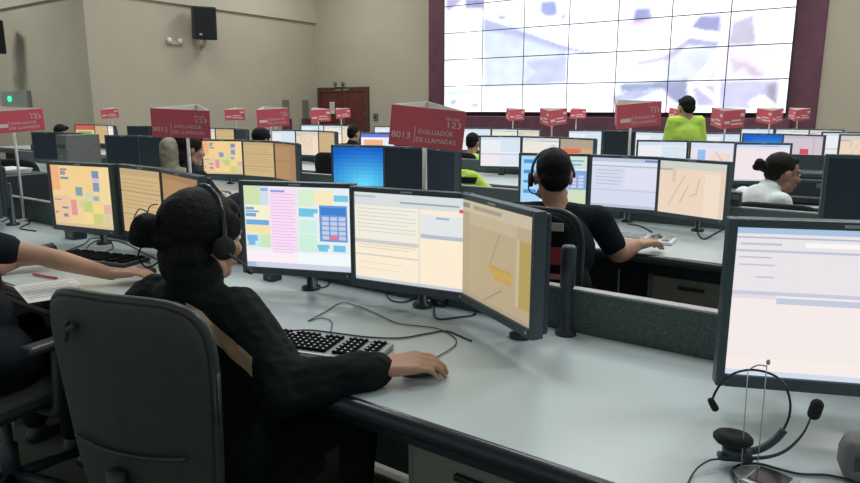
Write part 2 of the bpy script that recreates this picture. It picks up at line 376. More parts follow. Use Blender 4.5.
# ------------------------------------------------------------------ video wall: 7 x 6 tiles, each a part with its own picture
def inside(x, y, poly):
    c = False; j = len(poly) - 1
    for i in range(len(poly)):
        xi, yi = poly[i]; xj, yj = poly[j]
        if (yi > y) != (yj > y) and x < (xj - xi) * (y - yi) / (yj - yi) + xi: c = not c
        j = i
    return c
PICTURE = [
 ((0.55, 0.45, 0.75), [(-10.71, 4.33), (-10.13, 4.28), (-10.61, 4.01), (-10.71, 4.01)]),
 ((0.33, 0.36, 0.62), [(-10.1, 4.27), (-9.54, 4.23), (-9.53, 3.97), (-10.1, 4.02)]),
 ((1.6, 1.65, 1.75), [(-10.29, 3.96), (-9.6, 3.95), (-9.58, 1.32), (-10.36, 1.32)]),
 ((0.85, 0.9, 1.1), [(-10.74, 3.28), (-10.34, 3.23), (-10.37, 2.7), (-10.74, 2.69)]),
 ((0.74, 0.84, 1.0), [(-9.53, 3.62), (-8.3, 3.24), (-7.16, 2.84), (-7.12, 2.04), (-8.26, 1.99), (-9.49, 1.93)]),
 ((0.5, 0.55, 0.85), [(-9.53, 3.75), (-8.39, 3.37), (-7.14, 2.91), (-6.0, 2.62), (-6.4, 2.64), (-7.46, 2.88), (-8.59, 3.23), (-9.52, 3.44)]),
 ((0.6, 0.67, 0.92), [(-8.28, 2.59), (-7.13, 2.67), (-7.12, 2.04), (-8.35, 1.99), (-7.99, 2.33)]),
 ((0.36, 0.42, 0.75), [(-7.88, 4.01), (-7.48, 4.0), (-7.41, 3.66), (-7.7, 3.64), (-7.9, 3.75)]),
 ((0.5, 0.55, 0.85), [(-9.11, 3.81), (-8.81, 3.74), (-8.87, 3.65), (-9.1, 3.66)]),
 ((0.5, 0.55, 0.85), [(-7.33, 3.68), (-7.2, 3.67), (-7.19, 3.55), (-7.35, 3.56)]),
 ((0.36, 0.4, 0.72), [(-5.51, 3.65), (-5.17, 3.65), (-5.08, 3.38), (-5.54, 3.37)]),
 ((1.1, 0.75, 0.95), [(-5.71, 3.38), (-4.96, 3.35), (-4.96, 3.24), (-5.7, 3.27)]),
 ((0.8, 0.85, 1.05), [(-4.78, 2.64), (-3.67, 2.74), (-3.62, 2.03), (-4.74, 1.99)]),
 ((0.62, 0.56, 0.82), [(-5.42, 2.48), (-4.78, 2.57), (-4.26, 2.96), (-4.12, 2.89), (-4.68, 2.48), (-5.41, 2.39)]),
 ((0.36, 0.38, 0.68), [(-4.25, 3.15), (-4.08, 3.39), (-3.64, 3.38), (-3.61, 3.0), (-3.99, 3.07)]),
 ((1.7, 1.7, 1.8), [(-4.27, 3.11), (-3.99, 3.05), (-3.61, 2.98), (-3.62, 2.86), (-4.2, 3.0)]),
 ((0.48, 0.5, 0.75), [(-4.28, 2.96), (-3.62, 2.84), (-3.65, 2.71), (-4.35, 2.77)]),
 ((1.7, 1.7, 1.8), [(-4.1, 2.04), (-3.68, 2.52), (-3.6, 2.37), (-3.91, 2.04)]),
 ((0.58, 0.56, 0.72), [(-3.41, 3.2), (-2.99, 3.35), (-2.89, 2.72), (-3.45, 2.75)]),
 ((1.5, 1.5, 1.6), [(-2.96, 3.65), (-2.44, 3.6), (-2.4, 2.69), (-2.85, 2.71)]),
 ((1.0, 0.92, 1.12), [(-3.59, 2.73), (-2.4, 2.71), (-2.39, 2.05), (-3.57, 2.01)]),
 ((0.72, 0.62, 0.78), [(-3.16, 2.36), (-3.0, 2.35), (-2.62, 2.07), (-2.91, 2.06)]),
 ((0.72, 0.62, 0.78), [(-3.39, 2.49), (-3.0, 2.35), (-3.3, 2.15)]),
 ((0.66, 0.64, 0.9), [(-3.57, 1.99), (-2.41, 2.01), (-2.39, 1.39), (-3.52, 1.39)]),
 ((0.4, 0.36, 0.52), [(-2.63, 1.91), (-2.4, 1.96), (-2.39, 1.43), (-2.58, 1.64)]),
 ((1.7, 1.7, 1.7), [(-2.93, 1.56), (-2.7, 1.68), (-2.4, 1.47), (-2.56, 1.39), (-2.83, 1.39)]),
 ((0.34, 0.4, 0.62), [(-5.77, 1.99), (-4.25, 2.05), (-4.2, 1.89), (-4.82, 1.84), (-5.76, 1.8)]),
 ((0.55, 0.58, 0.85), [(-5.93, 1.71), (-5.38, 1.85), (-4.86, 1.79), (-5.36, 1.62), (-5.91, 1.52)]),
 ((0.34, 0.36, 0.6), [(-4.82, 1.93), (-4.25, 1.96), (-4.18, 1.65), (-4.34, 1.47), (-4.62, 1.66)]),
 ((0.6, 0.6, 0.85), [(-4.14, 1.91), (-3.65, 1.95), (-3.61, 1.47), (-3.99, 1.47)]),
 ((1.7, 1.5, 1.6), [(-4.03, 1.91), (-3.94, 1.91), (-3.63, 1.69), (-3.62, 1.6)]),
 ((0.8, 0.9, 1.0), [(-10.73, 1.93), (-9.59, 1.94), (-9.59, 1.8), (-10.73, 1.71)]),
 ((0.5, 0.62, 0.7), [(-10.59, 1.65), (-10.36, 1.68), (-10.29, 1.54), (-10.56, 1.51)]),
 ((0.5, 0.62, 0.7), [(-9.9, 1.56), (-9.64, 1.59), (-9.64, 1.46), (-9.87, 1.43)]),
 ((0.55, 0.6, 0.85), [(-6.9, 4.5), (-5.2, 4.4), (-5.0, 5.3), (-6.6, 5.4)]),
 ((0.7, 0.75, 0.95), [(-9.3, 4.7), (-8.2, 4.6), (-8.4, 5.4), (-9.2, 5.3)]),
]
BOUNDS = [(min(p[0] for p in q), max(p[0] for p in q), min(p[1] for p in q), max(p[1] for p in q)) for _, q in PICTURE]
def picture(s, z):
    acc = [0, 0, 0]
    for ds, dz in ((0, 0), (0.045, 0.02), (-0.045, -0.02), (0.02, -0.045), (-0.02, 0.045)):
        q = picture_point(s + ds, z + dz)
        for i in range(3): acc[i] += q[i] / 5
    return (acc[0], acc[1], acc[2], 1)
def picture_point(s, z):
    c = (1.25, 1.30, 1.45)
    for (col, poly), bb in zip(PICTURE, BOUNDS):
        if bb[0] <= s <= bb[1] and bb[2] <= z <= bb[3] and inside(s, z, poly): c = col if min(col) > 1 else tuple(0.05 + 0.95 * v for v in col)
    k = 1 + 0.14 * noise.noise(Vector((s * 3.1, z * 4.3, 0.3))) + 0.05 * noise.noise(Vector((s * 11, z * 13, 2)))
    return (c[0] * k, c[1] * k, c[2] * k, 1)
def colour_mesh(name, quads, cols):
    vs = []; fs = []
    for q in quads:
        b = len(vs); vs += q; fs.append((b, b + 1, b + 2, b + 3))
    me = bpy.data.meshes.new(name); me.from_pydata([tuple(v) for v in vs], [], fs); me.update()
    a = me.color_attributes.new('Col', 'FLOAT_COLOR', 'CORNER')
    flat = []
    for c in cols: flat += list(c) * 4
    a.data.foreach_set('color', flat)
    return me
VS0, VW, VH, VZ0, VN = -10.77, 1.222, 0.70, 1.32, N_BACK - 0.28
vw = thing('video_wall', 'bright video wall of tiled screens showing street camera pictures', 'video wall', P(VS0 + 3.5 * VW, VN, VZ0))
for i in range(7):
    for j in range(6):
        s0, z0 = VS0 + i * VW, VZ0 + j * VH
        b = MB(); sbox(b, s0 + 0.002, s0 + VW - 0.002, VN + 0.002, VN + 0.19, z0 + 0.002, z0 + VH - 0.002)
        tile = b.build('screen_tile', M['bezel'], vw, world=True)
        NXC, NYC, g = 34, 20, 0.011
        off = parent_world(vw)
        vs = []; fs = []; cols = []
        for c in range(NYC + 1):
            for a in range(NXC + 1):
                sa, za = s0 + g + (VW - 2 * g) * a / NXC, z0 + g + (VH - 2 * g) * c / NYC
                vs.append(tuple(P(sa, VN, za) - off)); cols += picture(sa, za)
        for c in range(NYC):
            for a in range(NXC):
                q = c * (NXC + 1) + a; fs.append((q, q + 1, q + NXC + 2, q + NXC + 1))
        me = bpy.data.meshes.new('screen'); me.from_pydata(vs, [], fs); me.update()
        me.color_attributes.new('Col', 'FLOAT_COLOR', 'POINT').data.foreach_set('color', cols)
        link('screen', me, M['wallscreen'], tile)
b = MB(); sbox(b, VS0 + 0.1, VS0 + 7 * VW - 0.1, VN + 0.19, N_BACK - 0.085, VZ0 + 0.2, VZ0 + 6 * VH - 0.2); b.build('mounting_frame', M['black'], vw, world=True)

# ------------------------------------------------------------------ desks, partitions, pedestals
MON_N = [1.68 + 2.16 * r for r in range(5)]
FRONT_N = [1.096] + [MON_N[r] - 0.74 for r in range(1, 5)]
PART_N = [MON_N[r] + 0.185 for r in range(5)]
ORD = ['first', 'second', 'third', 'fourth', 'fifth', 'sixth', 'seventh', 'eighth', 'ninth', 'tenth']
ROWN = ['front desk row', 'second desk row', 'third desk row', 'fourth desk row', 'farthest desk row']
S0 = [-1.355, -1.37, -1.36, -1.36, -1.36]
PITCH = [1.47, 1.61, 1.62, 1.62, 1.62]
SPAN = [(-6.4, 1.6), (-9.6, 1.8), (-13.4, 1.4), (-10.0, 1.2), (-7.2, 0.9)]
DESK_Z = 0.75
for r in range(5):
    a, b = SPAN[r]; f, p = FRONT_N[r], PART_N[r]
    t = thing('bench_desk', 'long white laminate bench desk with a black front edge, ' + ROWN[r], 'desk', P(-1.36, (f + p) / 2, 0))
    m = MB(); sbox(m, a, b, f + 0.02, p, DESK_Z - 0.03, DESK_Z); m.build('worktop', M['desk'], t, world=True)
    m = MB(); m.tube([P(a, f + 0.012, DESK_Z - 0.022), P(b, f + 0.012, DESK_Z - 0.022)], 0.0235, 14); m.build('edge_trim', M['edge'], t, True, True)
    m = MB(); sbox(m, a, b, f + 0.06, f + 0.09, DESK_Z - 0.10, DESK_Z - 0.03); m.build('front_rail', M['edge'], t, world=True)
    k = 0
    s = S0[r] + PITCH[r] / 2 + 0.35
    while s > a:
        if s < b - 0.1:
            m = MB(); sbox(m, s - 0.015, s + 0.015, f + 0.1, p - 0.02, 0.0, DESK_Z - 0.03, 0.004); m.build('support_panel', M['taupe'], t, world=True)
        s -= PITCH[r]
    t2 = thing('partition_screen', 'low charcoal fabric partition with a grey top rail behind the ' + ROWN[r], 'partition', P(-1.36, p + 0.02, 0))
    s = b
    while s > a + 0.05:
        e = max(a, s - PITCH[r])
        m = MB(); sbox(m, e + 0.006, s - 0.006, p + 0.002, p + 0.042, 0.04, 0.880, 0.004); m.build('panel', M['partition'], t2, world=True)
        m = MB(); sbox(m, e + 0.004, s - 0.004, p + 0.004, p + 0.040, 0.880, 0.886); m.build('top_rail', M['cap'], t2, world=True)
        m = MB(); sbox(m, e + 0.03, e + 0.07, p - 0.08, p + 0.12, 0.0, 0.04); m.build('foot', M['edge'], t2, world=True)
        s = e
    for k in ((0, 5) if r == 0 else ()):
        s = -0.80 - 1.57 * k + (1.57 if k == 5 else 0)
        if k == 5: s = -0.80 + 1.57
        o = MB(); q = P(s, p - 0.035, 0)
        o.lathe([(0.032, DESK_Z), (0.032, DESK_Z + 0.012), (0.018, DESK_Z + 0.02), (0.018, 0.90), (0.023, 0.905), (0.023, 1.02), (0.018, 1.028), (0.004, 1.029)], q, 18)
        o.build('post', M['black'], t2, True, True)
def pedestal(s0, s1, r, label):
    f = FRONT_N[r]
    t = thing('drawer_pedestal', label, 'drawers', P((s0 + s1) / 2, f + 0.35, 0))
    m = MB(); sbox(m, s0, s1, f + 0.115, f + 0.62, 0.05, 0.645, 0.004); m.build('body', M['taupe'], t, world=True)
    for z0, z1 in ((0.07, 0.33), (0.34, 0.49), (0.50, 0.635)):
        d = MB(); sbox(d, s0 + 0.03, s1 - 0.03, f + 0.095, f + 0.115, z0, z1, 0.004); do = d.build('drawer', M['grey'] if False else M['taupe'], t, world=True)
        h = MB(); sbox(h, (s0 + s1) / 2 - 0.06, (s0 + s1) / 2 + 0.06, f + 0.08, f + 0.095, z1 - 0.05, z1 - 0.035, 0.003); h.build('handle', M['edge'], do, world=True)
    for ss in (s0 + 0.05, s1 - 0.05):
        for nn in (f + 0.16, f + 0.57):
            w = MB(); w.ell(P(ss, nn, 0.025), (0.02, 0.02, 0.025)); w.build('castor', M['black'], t, True, True)
PED = [(-0.935, -0.50, 0, 'taupe drawer pedestal under the near white desk beside the seated woman'),
       (-0.985, -0.56, 1, 'taupe drawer pedestal under the second desk row by the man'),
       (-0.80, -0.42, 2, 'taupe drawer pedestal under the third desk row near the woman in white')]
for q in PED: pedestal(*q)

# ------------------------------------------------------------------ monitors
def lin(c): return tuple(((v / 255) / 12.92 if v / 255 < 0.04045 else ((v / 255 + 0.055) / 1.055) ** 2.4) for v in c)
def grid_mesh(name, rects, w, h, y, frame=(0, 0, 1, 1), grad=None):
    """flat screen picture cut into cells along the edges of its rectangles"""
    fx0, fy0, fx1, fy1 = frame
    nr = [((a - fx0) / (fx1 - fx0), (b - fy0) / (fy1 - fy0), (c - fx0) / (fx1 - fx0), (d - fy0) / (fy1 - fy0), col) for a, b, c, d, col in rects]
    xs = sorted({0.0, 1.0} | {round(min(1, max(0, v)), 4) for q in nr for v in (q[0], q[2])})
    ys = sorted({0.0, 1.0} | {round(min(1, max(0, v)), 4) for q in nr for v in (q[1], q[3])})
    quads = []; cols = []
    for i in range(len(xs) - 1):
        for j in range(len(ys) - 1):
            cx, cy = (xs[i] + xs[i + 1]) / 2, (ys[j] + ys[j + 1]) / 2
            c = nr[0][4]
            for q in nr:
                if q[0] <= cx <= q[2] and q[1] <= cy <= q[3]: c = q[4]
            if grad: c = grad(cx, cy, c)
            X0, X1 = (xs[i] - 0.5) * w, (xs[i + 1] - 0.5) * w
            Z0, Z1 = (0.5 - ys[j + 1]) * h, (0.5 - ys[j]) * h
            quads.append([Vector((X0, y, Z0)), Vector((X1, y, Z0)), Vector((X1, y, Z1)), Vector((X0, y, Z1))])
            cols.append(lin(c) + (1,))
    return colour_mesh(name, quads, cols)
def diag(x0, y0, x1, y1, w, col, n=26):
    w *= 0.42
    out = []
    for i in range(n):
        t0, t1 = i / n, (i + 1) / n
        xa, xb = sorted((x0 + (x1 - x0) * t0, x0 + (x1 - x0) * t1)); ya, yb = sorted((y0 + (y1 - y0) * t0, y0 + (y1 - y0) * t1))
        out.append((xa - w / 2, ya - w / 2, xb + w / 2, yb + w / 2, col))
    return out
def rows(x0, x1, ys, th, col): return [(x0, y, x1 - (0.12 * (x1 - x0) if i % 3 == 1 else 0), y + th, col) for i, y in enumerate(ys)]
PAGES = {}
b = [(18, 28, 490, 430, (232, 238, 240)), (20, 30, 92, 122, (206, 226, 176)), (92, 30, 130, 122, (212, 220, 236)), (96, 40, 128, 52, (140, 170, 215)),
     (20, 124, 132, 190, (246, 240, 206)), (22, 133, 62, 146, (120, 165, 215)), (22, 150, 84, 158, (120, 165, 215)), (22, 162, 70, 180, (120, 165, 215)), (22, 195, 128, 220, (112, 172, 222)),
     (22, 222, 132, 262, (246, 226, 168)), (20, 265, 132, 330, (204, 232, 226)), (24, 272, 72, 300, (125, 180, 225)), (28, 300, 60, 322, (125, 180, 225)), (84, 265, 132, 330, (204, 230, 190)),
     (134, 38, 256, 382, (248, 222, 244)), (140, 46, 204, 57, (150, 160, 226)), (134, 372, 248, 380, (236, 176, 216)),
     (262, 40, 335, 120, (216, 238, 208)), (337, 40, 416, 112, (248, 232, 190)), (420, 62, 482, 92, (120, 200, 236)), (264, 130, 348, 152, (116, 196, 226)), (264, 152, 330, 170, (116, 196, 226)),
     (262, 186, 342, 250, (206, 240, 228)), (262, 256, 342, 342, (204, 240, 220)),
     (355, 112, 476, 286, (104, 152, 214)), (360, 122, 470, 158, (66, 128, 206)), (342, 302, 396, 320, (120, 196, 230)), (346, 320, 388, 336, (120, 196, 230)), (412, 302, 466, 334, (120, 196, 230)),
     (18, 346, 256, 402, (250, 238, 246)), (256, 346, 490, 402, (242, 248, 250)), (18, 404, 490, 430, (206, 210, 230)), (18, 408, 60, 428, (170, 180, 215))]
b += rows(140, 250, range(64, 364, 15), 3, (228, 176, 222))
for i in range(3):
    for j in range(5): b.append((366 + i * 36, 166 + j * 23, 396 + i * 36, 184 + j * 23, (198, 204, 228) if (i, j) != (1, 4) else (236, 120, 135)))
PAGES['board'] = (b, (18, 28, 490, 430), 'a pink and blue call board')
b = [(40, 45, 390, 425, (246, 236, 216)), (40, 45, 390, 100, (216, 222, 222)), (190, 76, 372, 83, (150, 165, 185)), (40, 58, 110, 66, (180, 190, 195)), (372, 90, 388, 104, (226, 84, 96)),
     (40, 104, 252, 246, (240, 236, 222)), (255, 122, 386, 206, (226, 230, 230)), (302, 128, 342, 137, (170, 180, 200)), (255, 202, 386, 218, (180, 192, 204)), (252, 222, 384, 412, (251, 236, 210)),
     (40, 246, 248, 262, (204, 205, 204)), (40, 262, 248, 412, (250, 236, 212)), (40, 310, 248, 316, (214, 205, 190)), (40, 412, 390, 425, (200, 205, 215)), (248, 104, 254, 412, (232, 224, 206))]
b += rows(50, 240, (112, 128, 144, 160, 176, 192, 208), 3, (206, 204, 198)) + rows(50, 240, (268, 280), 3, (214, 200, 180)) + rows(50, 200, (345, 372), 3, (232, 214, 190))
PAGES['form'] = (b, (40, 45, 390, 425), 'a cream form')
b = [(0, 0, 100, 100, (184, 166, 134)), (0, 0, 100, 12, (197, 185, 158)), (0, 12, 14, 100, (179, 162, 130)), (14, 12, 80, 24, (191, 176, 145)), (84, 24, 100, 86, (177, 155, 93)), (80, 24, 84, 86, (195, 180, 149)), (2, 3, 14, 8, (139, 135, 130)), (20, 4, 60, 8, (165, 153, 130))]
b += diag(58, 25, 46, 56, 0.9, (153, 135, 110)) + diag(62, 78, 34, 98, 0.8, (148, 131, 104)) + [(42, 57, 74, 60, (186, 155, 86)), (46, 60, 76, 66, (193, 162, 86)), (52, 66, 74, 70, (191, 158, 89)), (0, 96, 100, 100, (171, 158, 136))]
PAGES['map'] = (b, (0, 0, 100, 100), 'a tan map')
b = [(0, 0, 100, 100, (244, 234, 232)), (0, 0, 100, 4, (168, 194, 224)), (0, 4, 100, 44, (232, 228, 232)), (0, 6, 70, 7, (180, 184, 205)), (30, 9, 62, 12, (250, 246, 240)), (62, 9, 74, 12, (176, 192, 220)), (0, 14.5, 100, 16, (190, 196, 214)), (2, 19, 16, 20, (190, 190, 205)), (2, 24, 18, 25, (196, 196, 206)), (56, 26, 72, 27, (196, 196, 206)), (10, 32, 18, 33, (196, 196, 206)),
     (2, 10, 20, 11.5, (196, 196, 208)), (0, 42, 100, 44.5, (198, 204, 220)), (0, 44.5, 20, 47, (226, 220, 226)), (20, 46, 100, 50, (196, 202, 220)), (0, 96.5, 100, 100, (206, 220, 236)), (0, 88, 96, 96, (247, 236, 232)), (97, 50, 100, 96, (226, 218, 220))]
PAGES['form_white'] = (b, (0, 0, 100, 100), 'a pale pink and white form')
b = [(85, 55, 470, 420, (238, 208, 150)), (85, 58, 140, 205, (236, 176, 126)), (140, 58, 345, 220, (240, 206, 144)), (148, 74, 195, 84, (120, 130, 145)), (148, 88, 182, 112, (140, 148, 160)), (146, 124, 200, 138, (130, 145, 160)), (355, 80, 398, 122, (120, 146, 180)), (355, 122, 400, 144, (224, 180, 206)), (356, 148, 396, 200, (126, 156, 178)), (352, 228, 388, 254, (146, 172, 182)), (240, 180, 285, 232, (128, 160, 178)),
     (300, 210, 350, 262, (206, 212, 170)), (86, 236, 195, 400, (232, 196, 160)), (92, 258, 140, 266, (160, 140, 140)), (140, 304, 180, 316, (150, 130, 150)), (145, 346, 176, 366, (150, 130, 140)), (90, 335, 112, 345, (190, 120, 100)), (200, 258, 240, 352, (226, 150, 156)), (250, 256, 285, 300, (206, 210, 156)), (286, 262, 340, 325, (196, 206, 130)), (345, 275, 412, 330, (238, 216, 140)), (414, 275, 460, 328, (222, 180, 166)), (340, 330, 405, 400, (206, 204, 130)), (286, 330, 340, 390, (242, 214, 150)), (410, 330, 465, 405, (214, 204, 160)), (400, 60, 465, 272, (240, 214, 156)), (85, 402, 470, 420, (214, 190, 150))]
PAGES['sheet'] = (b, (85, 55, 470, 420), 'a yellow sheet of coloured cells')
b = [(0, 0, 100, 100, (206, 178, 130)), (0, 0, 100, 10, (190, 166, 124)), (0, 34, 100, 36, (170, 146, 110)), (0, 70, 100, 72, (172, 148, 112)), (90, 10, 100, 100, (196, 168, 122))] + rows(4, 84, (16, 22, 28, 42, 48, 54, 60, 78, 84), 1.4, (182, 154, 114))
PAGES['tan_form'] = (b, (0, 0, 100, 100), 'a tan list')
PAGES['tan'] = ([(0, 0, 100, 100, (176, 138, 96)), (0, 0, 100, 8, (160, 126, 90)), (0, 48, 100, 50, (150, 116, 84)), (70, 8, 100, 100, (168, 128, 88))], (0, 0, 100, 100), 'a dim brown page')
b = [(0, 0, 100, 100, (220, 236, 246)), (0, 0, 30, 100, (170, 214, 244)), (30, 0, 62, 40, (232, 236, 240)), (62, 0, 100, 26, (206, 226, 214)), (62, 30, 100, 70, (130, 170, 220)), (62, 70, 100, 100, (206, 222, 190)), (4, 8, 26, 16, (70, 150, 220)), (4, 30, 22, 38, (70, 150, 220)), (4, 52, 28, 58, (70, 150, 220)), (4, 72, 24, 80, (80, 150, 220)), (34, 50, 60, 96, (232, 206, 236))] + rows(34, 60, (8, 16, 24, 32), 3, (120, 180, 226)) + rows(66, 96, (8, 16), 3, (120, 170, 200))
for i in range(3):
    for j in range(4): b.append((66 + i * 11, 40 + j * 7, 74 + i * 11, 45 + j * 7, (206, 210, 230)))
PAGES['board_blue'] = (b, (0, 0, 100, 100), 'a blue and white call board')
b = [(0, 0, 100, 100, (214, 218, 236)), (0, 0, 100, 8, (190, 200, 220)), (0, 8, 100, 14, (224, 228, 238)), (0, 15, 100, 17, (170, 180, 200)), (78, 2, 96, 6, (120, 140, 190)), (0, 94, 100, 100, (190, 196, 216)), (50, 20, 98, 60, (222, 224, 238)), (4, 64, 96, 65.5, (186, 190, 210))] + rows(6, 46, (24, 31, 38, 45, 52), 1.6, (180, 186, 210))
PAGES['form_pale'] = (b, (0, 0, 100, 100), 'a pale lilac form')
b = [(0, 0, 100, 100, (236, 212, 190)), (0, 0, 100, 14, (206, 208, 200)), (0, 14, 22, 18, (180, 176, 176)), (20, 14, 26, 40, (216, 200, 186)), (70, 20, 100, 100, (240, 220, 200)), (92, 14, 100, 100, (228, 206, 186))] + diag(40, 24, 16, 86, 2, (212, 190, 172)) + diag(46, 44, 34, 78, 2, (200, 180, 166)) + diag(62, 30, 58, 60, 2, (190, 172, 164)) + diag(60, 58, 48, 64, 2, (190, 172, 164))
PAGES['map_cream'] = (b, (0, 0, 100, 100), 'a cream street map')
b = [(0, 0, 100, 100, (232, 238, 246)), (0, 0, 100, 10, (206, 222, 236)), (50, 12, 98, 50, (214, 228, 240)), (0, 56, 100, 60, (186, 200, 220)), (2, 14, 48, 54, (236, 236, 240)), (2, 62, 48, 96, (240, 232, 230)), (50, 62, 98, 96, (224, 230, 240))]
PAGES['list'] = (b, (0, 0, 100, 100), 'a white and pale blue list')
b = [(0, 0, 100, 100, (232, 224, 236)), (0, 0, 100, 14, (214, 222, 240)), (14, 20, 30, 70, (150, 190, 236)), (40, 30, 80, 50, (236, 220, 206)), (36, 56, 60, 80, (240, 226, 216))] + diag(50, 24, 84, 90, 3, (214, 190, 180))
PAGES['map_white'] = (b, (0, 0, 100, 100), 'a white and blue map')
PAGES['orange'] = ([(0, 0, 100, 100, (196, 158, 128)), (0, 0, 100, 26, (176, 160, 140)), (10, 30, 62, 72, (222, 112, 76)), (66, 30, 96, 72, (206, 170, 120))], (0, 0, 100, 100), 'an orange block')
PAGES['banner'] = ([(0, 0, 100, 100, (236, 240, 248)), (0, 0, 100, 14, (110, 120, 215)), (8, 24, 66, 56, (246, 176, 130)), (70, 20, 96, 60, (226, 240, 246)), (0, 70, 100, 100, (226, 226, 234))], (0, 0, 100, 100), 'an orange banner')
PAGES['redmark'] = ([(0, 0, 100, 100, (206, 196, 206)), (0, 0, 100, 10, (190, 186, 204)), (44, 46, 66, 66, (214, 74, 96)), (40, 72, 80, 76, (196, 150, 160)), (76, 10, 80, 100, (190, 182, 196))], (0, 0, 100, 100), 'a red mark on grey')
PAGES['tricolour'] = ([(0, 0, 100, 100, (220, 200, 160)), (0, 0, 100, 26, (206, 96, 80)), (10, 34, 80, 60, (120, 176, 74)), (10, 64, 80, 84, (206, 100, 74)), (82, 26, 100, 100, (214, 196, 160))], (0, 0, 100, 100), 'red-green blocks')
PAGES['white'] = ([(0, 0, 100, 100, (240, 228, 232)), (0, 0, 100, 7, (200, 214, 236)), (0, 8, 100, 14, (226, 226, 236)), (46, 3, 80, 5, (150, 176, 226)), (0, 96, 100, 100, (206, 210, 222))], (0, 0, 100, 100), 'an almost blank white page')
PAGES['photo'] = ([(0, 0, 100, 100, (214, 206, 190)), (0, 0, 100, 12, (200, 206, 206)), (20, 20, 46, 84, (120, 110, 108)), (50, 20, 92, 90, (226, 218, 200))], (0, 0, 100, 100), 'a small portrait')
PAGES['blue'] = ([(i * 10, j * 10, i * 10 + 10, j * 10 + 10, (20, 100, 200)) for i in range(10) for j in range(10)], (0, 0, 100, 100), 'a bright blue desktop')
PAGES['off'] = ([(0, 0, 1, 1, (20, 28, 34))], (0, 0, 1, 1), 'a dark screen')  # unlit screen: a faint glow is put into its colour to lift the black
def blue_grad(x, y, c):
    d = math.hypot((x - 0.62) * 0.9, y - 0.95); k = max(0.0, 1 - d / 0.95)
    return (14 + 90 * k, 92 + 130 * k, 196 + 54 * k)
SW, SH = 0.414, 0.302
PAGE_MESH = {}
for key, (rects, frame, words) in PAGES.items():
    PAGE_MESH[key] = grid_mesh('screen_' + key, rects, SW, SH, 0, frame, blue_grad if key == 'blue' else None)
def monitor_proto():
    t = thing('computer_monitor', 'x', 'monitor')
    Zc = 0.075 + 0.345 / 2
    m = MB()
    m.box((-0.224 + 0.0085, 0, Zc), (0.017, 0.036, 0.345)); m.box((0.224 - 0.0085, 0, Zc), (0.017, 0.036, 0.345))
    m.box((0, 0, Zc + 0.1725 - 0.0085), (0.414, 0.036, 0.017)); m.box((0, 0, Zc - 0.1725 + 0.013), (0.414, 0.036, 0.026))
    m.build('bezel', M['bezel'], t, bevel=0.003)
    m = MB(); m.box((0, 0.028, Zc), (0.434, 0.025, 0.33), None, 0.008); m.box((0, 0.052, Zc - 0.01), (0.30, 0.03, 0.24), None, 0.012)
    m.build('back_cover', M['black'], t)
    o = bpy.data.objects.new('screen', PAGE_MESH['list']); C.objects.link(o); o.parent = t; o.location = (0, -0.010, Zc + 0.0045); KIDS.setdefault(t.name, []).append(o)
    m = MB(); m.box((0, -0.0185, Zc + 0.164), (0.045, 0.002, 0.006)); m.build('maker_badge', M['cap'], t)
    m = MB(); m.lathe([(0.004, -0.002), (0.005, 0.0), (0.004, 0.003)], (0.194, -0.018, Zc - 0.158), 10, Matrix.Rotation(R(90), 3, 'X')); m.build('power_button', M['cap'], t)
    m = MB(); m.box((0, 0.078, 0.20), (0.06, 0.024, 0.05), None, 0.006); m.box((0, 0.068, 0.20), (0.10, 0.012, 0.10), None, 0.004); m.build('mount_arm', M['black'], t)
    m = MB(); m.lathe([(0.036, 0.001), (0.036, 0.010), (0.016, 0.016), (0.014, 0.24), (0.010, 0.25), (0.003, 0.25)], (0, 0.092, 0), 16); m.build('mount_pole', M['black'], t, smooth=True)
    return t
PROTO = monitor_proto()
for page in PAGE_MESH.values(): page.materials.clear(); page.materials.append(M['screen'])
used = [False]
def monitor(loc, rot, page, label, scale=1.0, group='desk monitors'):
    if not used[0]:
        used[0] = True; r = PROTO; r.location = loc; r.rotation_euler = (0, 0, rot); r['label'] = label; r['group'] = group; r.scale = (scale,) * 3
    else: r = dup(PROTO, loc, rot, label, group, scale)
    return r
OFFS = {'L': (-0.425, -0.015, 21.0), 'M': (0.04, 0.04, 8.0), 'R': (0.41, -0.03, -17.5)}
SIDE = {'L': 'left', 'M': 'middle', 'R': 'right'}
DEFAULT = {'L': 'list', 'M': 'form', 'R': 'map_cream'}
